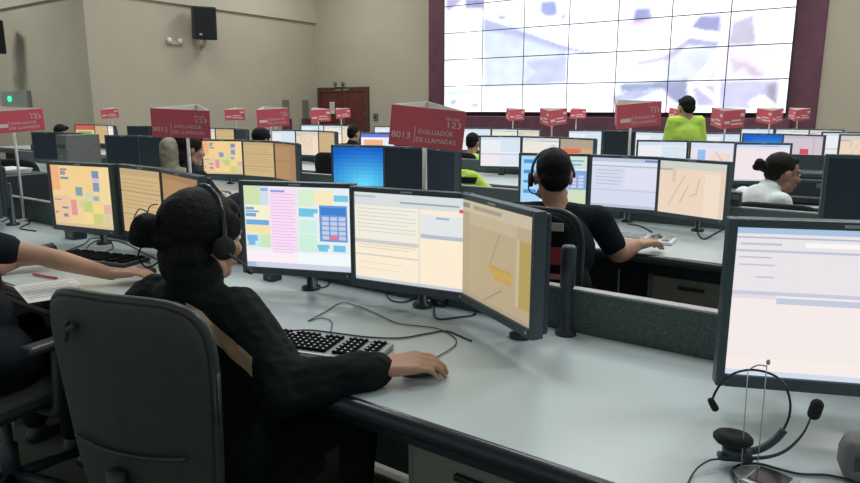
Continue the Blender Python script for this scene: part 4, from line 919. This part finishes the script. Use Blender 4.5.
# dark vest hung on his chair
RV = Matrix.Rotation(R(-33), 3, 'Z')
vb = V(0.51, 2.735, 0) + RV @ V(0, -0.30, 0)
vt = thing('hanging_vest', 'dark vest with grey stripe and red badge hung over the man\'s chair back', 'vest', vb)
m = MB(); pad_mesh(m, 0.38, 0.36, 0.42, 0.03, 0.045, RV, vb + V(0, 0, 0.63), 5.0, 0.04); vc = m.build('cloth', M['jacket'], vt, True, True)
def vstrip(x0, x1, z0, z1, mm, nm, lift=0.024, par=None):
    q = MB(); n = 8; vs = []; fs = []
    for i in range(n + 1):
        x = x0 + (x1 - x0) * i / n; y = 0.045 * (x / 0.21) ** 2
        for z in (z0, z1):
            for dy in (0.004, 0): vs.append(vb + V(0, 0, 0.605) + RV @ V(x, y - 0.04 * (z - 0.605) - lift - dy, z - 0.605))
    for i in range(n):
        b_ = i * 4
        fs += [(b_, b_ + 4, b_ + 6, b_ + 2), (b_ + 1, b_ + 3, b_ + 7, b_ + 5), (b_ + 2, b_ + 6, b_ + 7, b_ + 3), (b_, b_ + 1, b_ + 5, b_ + 4)]
    fs += [(0, 2, 3, 1), (n * 4, n * 4 + 1, n * 4 + 3, n * 4 + 2)]
    q.add(vs, fs); return q.build(nm, mm, par or vc, False, True)
vstrip(-0.165, 0.170, 0.992, 1.022, M['tape'], 'reflective_stripe')
badge = vstrip(0.0, 0.172, 0.865, 0.93, M['red_deep'], 'red_badge')
vstrip(-0.16, 0.165, 0.81, 0.83, M['rose'], 'rose_stripe')
me = text_mesh('11', 0.05); me.transform(Matrix.Translation(vb + V(0, 0, 0.879) + RV @ V(0.03, -0.0405, 0)) @ RV.to_4x4() @ Matrix.Rotation(R(90), 4, 'X'))
link('lettering', to_local(me, vt), M['print'], vc)

# --- the woman in white
chair((2.08, 3.93), ROW, 'black office chair with the woman in white, behind the second partition', arms=False, z1=0.90, wt=0.48, wb=0.44, lean=0.02)
hw = V(*(2.135, 4.050, 1.044))
J = seated(hw, (0.96, 0.28, 0), bun=V(*(1.992, 4.050, 1.093)), bunr=0.034)
T4 = head_frame((0.96, 0.28, 0)); b4 = V(hw.x - 0.19, hw.y - 0.03, 0); L4 = lambda x, y, z: b4 + T4 @ V(x, y, 0) + V(0, 0, z)
J['pelvis'] = L4(0, 0, 0.54); J['chest'] = L4(0, 0.06, 0.81); J['neck'] = L4(0, 0.115, hw.z - 0.115)
for S, sg in (('L', -1), ('R', 1)):
    J['sh' + S] = L4(sg * 0.15, 0.075, hw.z - 0.155); J['el' + S] = L4(sg * 0.20, 0.12, 0.70); J['wr' + S] = L4(sg * 0.09, 0.31, 0.655)
    J['kn' + S] = L4(sg * 0.11, 0.42, 0.515); J['an' + S] = L4(sg * 0.11, 0.40, 0.085)
person('woman in a white shirt with a low bun, seen in profile looking right', J, (1, 0.02, 0), (0.96, 0.28, 0), top='shirt', hair='hair_b', hairdo='tied', voxel=0.0065, skin='skin_d', pitch=-9, bulk=0.9)

# --- people farther back
def vest_test(J, lo, hi): return lambda p: lo < p.z < hi
hd = V(*(2.664, 7.100, 1.430))
J = seated(hd, (-0.15, 1, 0)); T5 = head_frame((-0.15, 1, 0))
for k_ in J: J[k_] = J[k_].copy()
for S, sg in (('L', -1), ('R', 1)):
    b0 = V(hd.x, hd.y, 0)
    J['sh' + S] = b0 + T5 @ V(sg * 0.150, -0.02, 0) + V(0, 0, hd.z - 0.135); J['el' + S] = b0 + T5 @ V(sg * 0.215, -0.02, 0) + V(0, 0, hd.z - 0.45); J['wr' + S] = b0 + T5 @ V(sg * 0.2, 0.18, 0) + V(0, 0, hd.z - 0.55)
    J['kn' + S] = b0 + T5 @ V(sg * 0.1, 0.0, 0) + V(0, 0, 0.44); J['an' + S] = b0 + T5 @ V(sg * 0.11, -0.03, 0) + V(0, 0, 0.085)
J['neck'] = b0 + V(0, 0, hd.z - 0.125) + T5 @ V(0, -0.02, 0); J['chest'] = b0 + V(0, 0, hd.z - 0.30) + T5 @ V(0, -0.02, 0); J['pelvis'] = b0 + V(0, 0, hd.z - 0.63)
person('person in a lime high-visibility vest standing before the video wall', J, (-0.25, 1, 0), (-0.15, 1, 0), top='hivis', sleeve='short', hairdo='short', voxel=0.011, bulk=0.95, stripe=[('orange', 'orange_stripe', (hd - V(0, 0, 0.40), (0, 0, 1), 0.03, lambda p: True, 0.004)), ('tape', 'reflective_stripe', (hd - V(0, 0, 0.52), (0, 0, 1), 0.025, lambda p: True, 0.004))])
def far(label, px, f, top, sleeve='long', hairdo='short', hair='hair', stripe=None, voxel=0.012, chair_label=None, **kw):
    J = seated(px, f)
    p = person(label, J, f, f, top=top, sleeve=sleeve, hairdo=hairdo, hair=hair, voxel=voxel, stripe=stripe, **kw)
    b = J['pelvis']; chair((b.x, b.y), math.atan2(-f[0], f[1]), chair_label, arms=False, z1=0.93)
    return p, J
far('person in a lime vest, dark hair, bent behind the pale monitor left of centre', V(*(0.516, 8.100, 1.018)), (0.5, 0.86, 0), 'hivis', 'short', chair_label='office chair under the distant person in lime left of centre')
hs = V(*(-1.680, 4.700, 1.150))
J = seated(hs, (0.55, 0.83, 0), bun=hs + V(-0.14, -0.05, -0.02), bunr=0.05)
pr, H7, T7 = person('person with a cream scarf and dark hair behind the sign numbered 8012', J, (0.75, 0.66, 0), (0.55, 0.83, 0), top='navy', hairdo='long', hair='hair_b', voxel=0.009)
q = MB(); q.cap(hs + V(-0.10, -0.10, 0.02), hs + V(-0.09, -0.14, -0.20), 0.065, 0.055); q.ell(hs + V(-0.05, -0.06, -0.16), (0.10, 0.10, 0.05), None, 3)
link('scarf', to_local(remesh(q, 0.009, 2, 0.008, 20.0), pr), M['scarf'], pr, True)
chair((J['pelvis'].x, J['pelvis'].y), R(-34), 'office chair under the person with the cream scarf', arms=False, z1=0.93)
far('distant person at far left, only dark head above a dark monitor', V(*(-5.325, 9.800, 1.075)), (0.58, 0.81, 0), 'navy', chair_label='office chair under the distant person at far left')
far('distant dark-haired person in front of a tan screen, left of the red door', V(*(-1.864, 7.500, 1.093)), (0.58, 0.81, 0), 'navy', hairdo='long', chair_label='office chair under the distant person left of the red door')
far('distant person in dark clothes in front of the red door', V(*(-1.055, 9.400, 1.076)), (0.58, 0.81, 0), 'navy', chair_label='office chair under the distant person before the red door')

# lime jacket draped over a chair in the third row
cb = V(0.32, 5.72, 0)
chair((0.44, 5.88), R(-34), 'office chair with the lime jacket draped on its back', arms=False, z1=0.81, yb=-0.2)
jt = thing('draped_jacket', 'lime high-visibility jacket draped over a chair back, left of the man', 'jacket', (0.32, 5.70, 0))
RJ = Matrix.Rotation(R(-34), 3, 'Z'); jb = V(0.44, 5.88, 0) + RJ @ V(0, -0.235, 0)
q = MB(); q.cap(jb + RJ @ V(-0.19, 0, 0) + V(0, 0, 0.78), jb + RJ @ V(0.02, 0.0, 0) + V(0, 0, 0.845), 0.05, 0.055); q.cap(jb + RJ @ V(0.02, 0, 0) + V(0, 0, 0.845), jb + RJ @ V(0.21, 0.0, 0) + V(0, 0, 0.75), 0.055, 0.05); q.ell(jb + V(0, 0, 0.74), (0.2, 0.075, 0.18), RJ, 3); q.cap(jb + RJ @ V(0.21, 0, 0) + V(0, 0, 0.75), jb + RJ @ V(0.24, -0.02, 0) + V(0, 0, 0.58), 0.05, 0.045); q.cap(jb + RJ @ V(-0.19, 0, 0) + V(0, 0, 0.84), jb + RJ @ V(-0.22, -0.02, 0) + V(0, 0, 0.6), 0.05, 0.045)
jm = remesh(q, 0.009, 2, 0.010, 16.0)
pt = band(jm, (0, 0, 0.835), (0, 0, 1), 0.026, lambda p: abs((RJ.transposed() @ (p - jb)).x) < 0.13, 0.003); pt2 = band(jm, (0, 0, 0.725), (0, 0, 1), 0.025, lambda p: True, 0.003)
jo = link('cloth', to_local(jm, jt), M['hivis'], jt, True); pt.build('dark_panel', M['navy'], jo, True, True); pt2.build('reflective_stripe', M['tape'], jo, True, True)

# empty chairs that show as dark shapes between the rows
proto = None
for r, k_, sp in ((1, 3, 25), (1, 4, -15), (2, 2, 10), (2, 4, -20), (2, 5, 18), (3, 1, -8)):
    q = P(S0[r] - PITCH[r] * k_ + 0.1, FRONT_N[r] - 0.40, 0); lab = 'empty black office chair, ' + ORD[k_] + ' station from right, ' + ROWN[r]
    if proto is None: proto = chair((q.x, q.y), ROW + R(sp), lab, arms=True, z1=1.02)
    else: dup(proto, q, ROW + R(sp), lab)

# ------------------------------------------------------------------ things on the desks
def cable(label, pts, r=0.0022, name='cable', cat='cable', k=7):
    t = tag(MBtube(spline(pts, k), r, name), label, cat); return t
def MBtube(pts, r, name):
    c = Vector(pts[0]); m = MB(); m.tube([Vector(p) - c for p in pts], r, 6)
    o = m.build(name, M['black'], None, True); o.location = c; return o
def keyboard(loc, rotz, label, base='silver', keys='key', marks=True):
    t = thing('keyboard', label, 'keyboard', loc, rotz)
    m = MB(); m.box((0, 0, 0.009), (0.45, 0.155, 0.016), None, 0.006); m.build('case', M[base], t)
    m = MB(); g = MB()
    for row in range(6):
        y = 0.055 - row * 0.0205 - (0.004 if row else 0)
        for i in range(22):
            x = -0.205 + i * 0.0192
            if 14.6 < i < 15 or (i == 15) or (i == 19): continue
            if row in (0,) and i in (1, 6, 11): continue
            if row == 5 and 4 < i < 9: continue
            m.box((x, y, 0.0205), (0.0165, 0.0165, 0.007)); g.box((x - 0.002, y + 0.003, 0.0243), (0.0055, 0.0055, 0.0006))
    m.box((-0.205 + 6.5 * 0.0192, 0.055 - 5 * 0.0205 - 0.004, 0.0205), (0.074, 0.0165, 0.007))
    tag(m.build('keys', M[keys], t), kind='stuff'); 
    if marks: tag(g.build('key_legends', M['white'], t), kind='stuff')
    m = MB(); m.box((0.178, 0.066, 0.0175), (0.07, 0.010, 0.003)); m.build('light_panel', M['silver'], t)
    return t
def mouse(loc, rotz, label, tail=None):
    t = thing('computer_mouse', label, 'mouse', loc, rotz)
    m = MB(); m.ell((0, 0, 0.006), (0.031, 0.054, 0.030), None, 3); m.v = [Vector((v.x, v.y, max(v.z, 0.0015))) for v in m.v]; m.build('shell', M['black'], t, True)
    m = MB(); m.lathe([(0.002, -0.004), (0.009, -0.003), (0.009, 0.003), (0.002, 0.004)], (0, 0.03, 0.028), 12, Matrix.Rotation(R(90), 3, 'Y')); m.build('scroll_wheel', M['grey'], t, True)
    return t
kb = (V(*(-0.428, 1.948, 0.750)) + V(*(-0.121, 1.827, 0.750))) / 2
keyboard((kb.x - 0.065, kb.y - 0.055, 0.7505), R(-19.5), 'silver and black keyboard under the right sleeve of the foreground woman')
mh = V(*(-0.021, 1.649, 0.750)); mouse((mh.x, mh.y, 0.7505), R(-70), 'black mouse under the hand of the foreground woman')
cable('thin black mouse cable curving on the desk beyond the foreground keyboard', [V(*(0.019, 1.754, 0.754)), V(*(0.054, 1.808, 0.754)), V(*(0.076, 1.858, 0.754)), V(*(0.072, 1.919, 0.754)), V(*(0.028, 1.993, 0.754)), V(*(-0.032, 2.022, 0.754)), V(*(-0.106, 2.052, 0.754)), V(*(-0.177, 2.148, 0.754)), V(*(-0.251, 2.240, 0.754)), V(*(-0.315, 2.277, 0.754)), V(*(-0.355, 2.170, 0.754)), V(*(-0.395, 2.073, 0.754))], 0.0017)
cable('black keyboard cable lying straight across the desk behind the keyboard', [V(*(-0.439, 1.974, 0.754)), V(*(-0.379, 1.983, 0.754)), V(*(-0.314, 1.964, 0.754)), V(*(-0.190, 1.919, 0.754)), V(*(-0.090, 1.910, 0.754)), V(*(-0.015, 1.946, 0.754)), V(*(0.049, 1.974, 0.754)), V(*(0.091, 1.928, 0.754)), V(*(0.124, 1.883, 0.754))], 0.0026)
cable('short black cable looped behind the foreground keyboard', [V(*(-0.395, 2.073, 0.754)), V(*(-0.355, 2.104, 0.754)), V(*(-0.316, 2.063, 0.754)), V(*(-0.306, 1.955, 0.754))], 0.0016)
cable('black cable looped on the desk below the cream form monitor', [V(*(-0.176, 2.537, 0.754)), V(*(-0.164, 2.407, 0.754)), V(*(-0.140, 2.314, 0.754)), V(*(-0.096, 2.289, 0.754)), V(*(-0.051, 2.340, 0.754)), V(*(-0.022, 2.393, 0.754))], 0.0028)
cable('black cable looped on the desk below the tan map monitor', [V(*(0.021, 2.289, 0.754)), V(*(0.014, 2.170, 0.754)), V(*(0.029, 2.094, 0.754)), V(*(0.096, 2.115, 0.754)), V(*(0.151, 2.148, 0.754)), V(*(0.139, 2.240, 0.754)), V(*(0.107, 2.302, 0.754))], 0.0030)
cable('black cable hanging under the pink and blue board monitor', [V(*(-0.457, 2.599, 0.754)), V(*(-0.424, 2.492, 0.754)), V(*(-0.399, 2.507, 0.754)), V(*(-0.398, 2.583, 0.754))], 0.0025)
# connector block under the tan map monitor and one under the pink board
def block(loc, size, label, rot=0.0):
    t = thing('power_adapter', label, 'adapter', loc, rot)
    m = MB(); m.box((0, 0, size[2] / 2), size, None, 0.004); m.build('case', M['black'], t)
    m = MB(); m.box((size[0] * 0.2, -size[1] / 2 - 0.001, size[2] * 0.5), (size[0] * 0.25, 0.002, size[2] * 0.3)); m.build('socket', M['grey'], t)
p = V(*(0.035, 2.262, 0.751)); block(p, (0.06, 0.04, 0.028), 'small black adapter below the gap between form and map monitors', ROW)
p = V(*(-0.635, 2.676, 0.751)); block((p[0], p[1] - 0.06, p[2]), (0.06, 0.05, 0.03), 'small black adapter at the foot of the pink board monitor', ROW)

# --- left station
p = V(*(-1.504, 2.974, 0.750)); keyboard(p, R(-22), 'black keyboard on the left worker\'s desk below the yellow sheet', 'black', 'key', False)
p = V(*(-1.198, 2.712, 0.750)); mouse(p, R(-65), 'black mouse under the left worker\'s hand')
p = V(*(-1.856, 3.170, 0.750)); mouse(p, R(-20), 'black mouse lying by itself left of the left worker\'s keyboard')
cable('thin black cable tangle on the desk right of the yellow sheet monitor', [V(*(-1.755, 3.154, 0.754)), V(*(-1.754, 3.323, 0.754)), V(*(-1.792, 3.482, 0.754)), V(*(-1.682, 3.428, 0.754)), V(*(-1.561, 3.224, 0.754)), V(*(-1.549, 3.086, 0.754)), V(*(-1.452, 2.979, 0.754)), V(*(-1.369, 3.000, 0.754)), V(*(-1.245, 2.899, 0.754))], 0.0028)
cable('black cable winding below the tan list monitor', [V(*(-1.581, 3.000, 0.754)), V(*(-1.708, 3.273, 0.754)), V(*(-1.723, 3.428, 0.754)), V(*(-1.584, 3.374, 0.754)), V(*(-1.341, 3.086, 0.754)), V(*(-1.191, 2.919, 0.754))], 0.0028)
cable('grey cable at the far left edge of the white desk', [V(*(-2.588, 3.990, 0.754)), V(*(-2.631, 4.179, 0.754)), V(*(-2.419, 3.990, 0.754)), V(*(-2.355, 3.784, 0.754)), V(*(-2.208, 3.688, 0.754))], 0.004)
p = V(*(-1.885, 3.498, 0.751)); block(p, (0.10, 0.07, 0.045), 'black box on the desk below the yellow sheet monitor', ROW)
def sheet(loc, rot, label, w=0.21, d=0.297):
    t = thing('paper_sheet', label, 'paper', loc, rot)
    m = MB(); m.box((0, 0, 0.0012), (w, d, 0.002)); so = m.build('page', M['paper'], t)
    m = MB()
    for i in range(9): m.box((-0.01 if i % 3 else 0, d * 0.38 - i * d * 0.085, 0.0024), (w * (0.78 if i % 3 else 0.85), 0.004, 0.0003))
    m.build('printed_lines', M['grey'], t)
p = V(*(-1.439, 2.462, 0.750)); sheet(p, R(40), 'white sheet of paper near the edge of the left worker\'s desk')
p = V(*(-1.156, 2.764, 0.750)); sheet(p, R(10), 'white sheet of paper beside the left worker\'s mouse', 0.15, 0.21)
pa, pb = V(*(-1.641, 2.686, 0.757)), V(*(-1.510, 2.620, 0.757))
t = thing('pen', 'red pen lying on the left worker\'s desk', 'pen', tuple(pa))
m = MB(); m.tube([pa, pb], 0.0048, 10); m.build('barrel', M['red'], t, True, True)
m = MB(); m.tube([pb, pb + (pb - pa).normalized() * 0.012], [0.0045, 0.0012], 10); m.build('tip', M['black'], t, True, True)
# dark shelf with paper stacks in the aisle at the far left
t = thing('paper_shelf', 'dark shelf with stacks of paper behind the left desk', 'shelf', (-3.15, 5.05, 0))
m = MB(); RS = Matrix.Rotation(ROW, 3, 'Z'); sc = V(-3.15, 5.05, 0)
for x in (-0.26, 0.26): m.box(sc + RS @ V(x, 0, 0.475), (0.02, 0.36, 0.95), RS)
m.box(sc + RS @ V(0, 0.17, 0.475), (0.52, 0.02, 0.95), RS); m.build('carcass', M['black'], t, world=True)
for z in (0.08, 0.38, 0.58, 0.76, 0.94): q = MB(); q.box(sc + RS @ V(0, 0, z), (0.50, 0.34, 0.018), RS); q.build('shelf_board', M['black'], t, world=True)
for i, (z, x, w, h_) in enumerate(((0.95, -0.06, 0.3, 0.035), (0.77, 0.03, 0.32, 0.05), (0.59, -0.05, 0.30, 0.03), (0.39, 0.02, 0.28, 0.04))):
    u = thing('paper_stack', 'stack of white paper on the ' + ('top', 'second', 'third', 'lowest')[i] + ' board of the dark shelf', 'paper', tuple(sc + V(0, 0, z)))
    for j in range(3):
        q = MB(); q.box(sc + RS @ V(x + 0.008 * (j - 1), -0.02, z + h_ * (j + 0.5) / 3), (w, 0.24, h_ / 3 - 0.0012), RS @ Matrix.Rotation(R(3 * (j - 1)), 3, 'Z')); q.build('ream', M['paper'] if j != 1 else M['card'], u, world=True)
# --- second desk row
p = V(*(1.058, 3.473, 0.750)); keyboard(p, R(-30), 'pale keyboard in front of the man in the dark shirt', 'white', 'silver', False)
p = V(*(1.177, 3.418, 0.750)); mouse((p[0], p[1], p[2]), R(-45), 'black mouse under the hand of the man in the dark shirt')
cable('black cable looped below the cream street map monitor', [V(*(1.633, 3.990, 0.754)), V(*(1.478, 3.627, 0.754)), V(*(1.442, 3.455, 0.754)), V(*(1.554, 3.597, 0.754)), V(*(1.650, 3.720, 0.754))], 0.0045)
cable('black cable below the pale lilac form monitor', [V(*(1.177, 3.919, 0.754)), V(*(1.227, 3.850, 0.754)), V(*(1.234, 3.657, 0.754))], 0.005)
p = V(*(-3.801, 7.300, 0.995))
t = thing('computer_tower', 'grey computer tower beside dark monitors at the left', 'computer', (p[0], p[1], 0.751), R(-33))
m = MB(); m.box((0, 0, 0.20), (0.19, 0.38, 0.40), None, 0.008); m.build('case', M['grey'], t)
m = MB(); m.box((0, -0.192, 0.28), (0.15, 0.006, 0.04), None, 0.002); m.build('drive_bay', M['black'], t)
m = MB(); m.lathe([(0.008, 0), (0.008, 0.006), (0.003, 0.007)], (0, -0.19, 0.18), 12, Matrix.Rotation(R(90), 3, 'X')); m.build('power_button', M['cap'], t)
t = thing('desk_phone', 'small black phone on top of the partition behind the cream map monitor', 'phone', (1.705, 3.757, 0.8865), ROW)
m = MB(); m.box((0, 0, 0.042), (0.105, 0.055, 0.082), None, 0.008); m.build('phone_body', M['black'], t)
m = MB(); m.box((-0.02, -0.034, 0.05), (0.03, 0.018, 0.07), None, 0.007); m.build('handset', M['black_gloss'], t)
m = MB(); m.box((0.025, -0.0285, 0.055), (0.04, 0.002, 0.03)); m.build('keypad', M['grey'], t)

# --- right foreground: headset hung on its wire stand, pocket device, grey box
t = thing('headset_stand', 'thin wire stand that carries the black headset at lower right', 'stand', V(*(0.597, 1.142, 0.750)))
b0, b1 = V(*(0.583, 1.145, 0.757)), V(*(0.613, 1.145, 0.757)); a0, a1 = V(*(0.605, 1.200, 0.941)), V(*(0.640, 1.200, 0.949))
m = MB(); m.tube([b0, a0], 0.0010, 6); m.build('rod', M['clear'], t, True, True)
m = MB(); m.tube([b1, a1], 0.0010, 6); m.build('rod', M['clear'], t, True, True)
m = MB(); m.tube(spline([a0, (a0 + a1) / 2 + V(0, 0, 0.006), a1], 5), 0.0014, 6); m.ell(a1 + V(0.002, 0, 0.008), (0.004, 0.003, 0.006)); m.build('hook', M['clear'], t, True, True)
m = MB(); m.box((b0 + b1) / 2 + V(0, 0, -0.003), (0.05, 0.035, 0.006), None, 0.002); m.build('foot', M['silver'], t, world=True)
t = thing('headset', 'black one-ear headset with boom hanging on a wire stand at lower right', 'headset', V(*(0.589, 1.190, 0.788)))
cup = V(*(0.584, 1.190, 0.806)); RC = Matrix.Rotation(R(3), 3, 'Y') @ Matrix.Rotation(R(-6), 3, 'X')
m = MB(); m.lathe([(0.010, -0.010), (0.030, -0.010), (0.036, -0.003), (0.036, 0.004), (0.030, 0.010), (0.018, 0.011), (0.012, 0.007), (0.002, 0.006)], cup, 26, RC); m.build('ear_cushion', M['foam'], t, True, True)
m = MB(); m.lathe([(0.004, -0.016), (0.022, -0.014), (0.027, -0.004), (0.027, 0.006), (0.010, 0.008)], V(*(0.594, 1.190, 0.781)), 22, RC); m.box(V(*(0.591, 1.190, 0.767)), (0.066, 0.022, 0.014), Matrix.Rotation(R(4), 3, 'Y'), 0.005); m.build('ear_cup', M['black'], t, True, True)
m = MB(); m.tube(spline([V(*(0.608, 1.190, 0.777)), V(*(0.638, 1.190, 0.783)), V(*(0.666, 1.195, 0.798)), V(*(0.686, 1.200, 0.818))], 5), [0.0075 + 0.0 * i for i in range(16)], 10); m.build('yoke', M['black'], t, True, True)
m = MB(); m.tube(spline([V(*(0.684, 1.200, 0.816)), V(*(0.693, 1.200, 0.845)), V(*(0.692, 1.200, 0.876)), V(*(0.681, 1.200, 0.905)), V(*(0.661, 1.200, 0.927)), V(*(0.632, 1.200, 0.939)), V(*(0.604, 1.205, 0.939)), V(*(0.578, 1.210, 0.927)), V(*(0.563, 1.220, 0.902)), V(*(0.554, 1.225, 0.873)), V(*(0.553, 1.225, 0.862))], 5), 0.0024, 8); m.build('headband', M['black_gloss'], t, True, True)
m = MB(); m.cap(V(*(0.551, 1.225, 0.867)), V(*(0.560, 1.225, 0.852)), 0.0065, 0.0075); m.build('temple_pad', M['foam'], t, True, True)
m = MB(); m.tube(spline([V(*(0.600, 1.180, 0.768)), V(*(0.647, 1.175, 0.775)), V(*(0.675, 1.170, 0.790)), V(*(0.696, 1.170, 0.811)), V(*(0.709, 1.170, 0.833)), V(*(0.717, 1.170, 0.860))], 5), [0.004 - 0.0001 * i for i in range(26)], 8); bo = m.build('microphone_boom', M['black'], t, True, True)
m = MB(); m.cap(V(*(0.722, 1.170, 0.866)), V(*(0.726, 1.170, 0.884)), 0.0115, 0.0115, 14); m.build('microphone_foam', M['foam'], bo, True, True)
cable('thin black headset cable running off the bottom edge at lower right', [V(*(0.570, 1.190, 0.762)), V(*(0.541, 1.180, 0.766)), V(*(0.514, 1.165, 0.762)), V(*(0.495, 1.150, 0.754)), V(*(0.473, 1.116, 0.754)), V(*(0.447, 1.065, 0.754))], 0.0019)
cable('black cable looped over the pocket device at lower right', [V(*(0.563, 1.116, 0.754)), V(*(0.566, 1.143, 0.754)), V(*(0.582, 1.171, 0.754)), V(*(0.608, 1.186, 0.754)), V(*(0.639, 1.186, 0.754)), V(*(0.665, 1.168, 0.754)), V(*(0.697, 1.150, 0.754)), V(*(0.744, 1.146, 0.754)), V(*(0.778, 1.129, 0.754)), V(*(0.806, 1.109, 0.754))], 0.0026)
p = V(*(0.623, 1.114, 0.751)); t = thing('pocket_device', 'small silver pocket device with dark screen at the bottom edge, lower right', 'device', tuple(p), R(42))
m = MB(); m.box((0, 0, 0.007), (0.078, 0.078, 0.013), None, 0.004); m.build('case', M['silver'], t)
m = MB(); m.box((0.002, 0.002, 0.0145), (0.060, 0.056, 0.002)); m.build('display', M['black_gloss'], t)
m = MB(); m.box((-0.036, -0.02, 0.010), (0.02, 0.05, 0.016), None, 0.004); m.build('clip', M['black'], t)
p = V(*(0.805, 1.135, 0.750)); t = thing('grey_box', 'dull grey rounded box on the desk at the lower right edge', 'box', tuple(p), R(-20))
m = MB(); m.box((0, 0, 0.045), (0.085, 0.075, 0.084), None, 0.026); m.build('case', M['grey'], t, True)
m = MB(); m.box((0, -0.039, 0.05), (0.05, 0.004, 0.03), None, 0.001); m.build('grille', M['shell_rim'], t)

p = P(-1.50, 5.60, 0.751); t = thing('printer', 'black printer on the third desk row, right of the woman in white', 'printer', (2.76, 4.93, 0.751), R(-30))
m = MB(); m.box((0, 0, 0.09), (0.44, 0.38, 0.18), None, 0.015); m.build('body', M['black'], t)
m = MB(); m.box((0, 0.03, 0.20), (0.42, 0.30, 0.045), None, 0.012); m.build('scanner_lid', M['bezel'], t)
m = MB(); m.box((0, -0.20, 0.055), (0.30, 0.06, 0.012), None, 0.003); m.build('paper_tray', M['grey'], t)
m = MB(); m.box((0, 0.17, 0.27), (0.26, 0.012, 0.13), Matrix.Rotation(R(-18), 3, 'X'), 0.003); m.build('feed_support', M['black'], t)
m = MB(); m.box((0.13, -0.192, 0.14), (0.10, 0.006, 0.03), None, 0.001); m.build('control_panel', M['grey'], t)
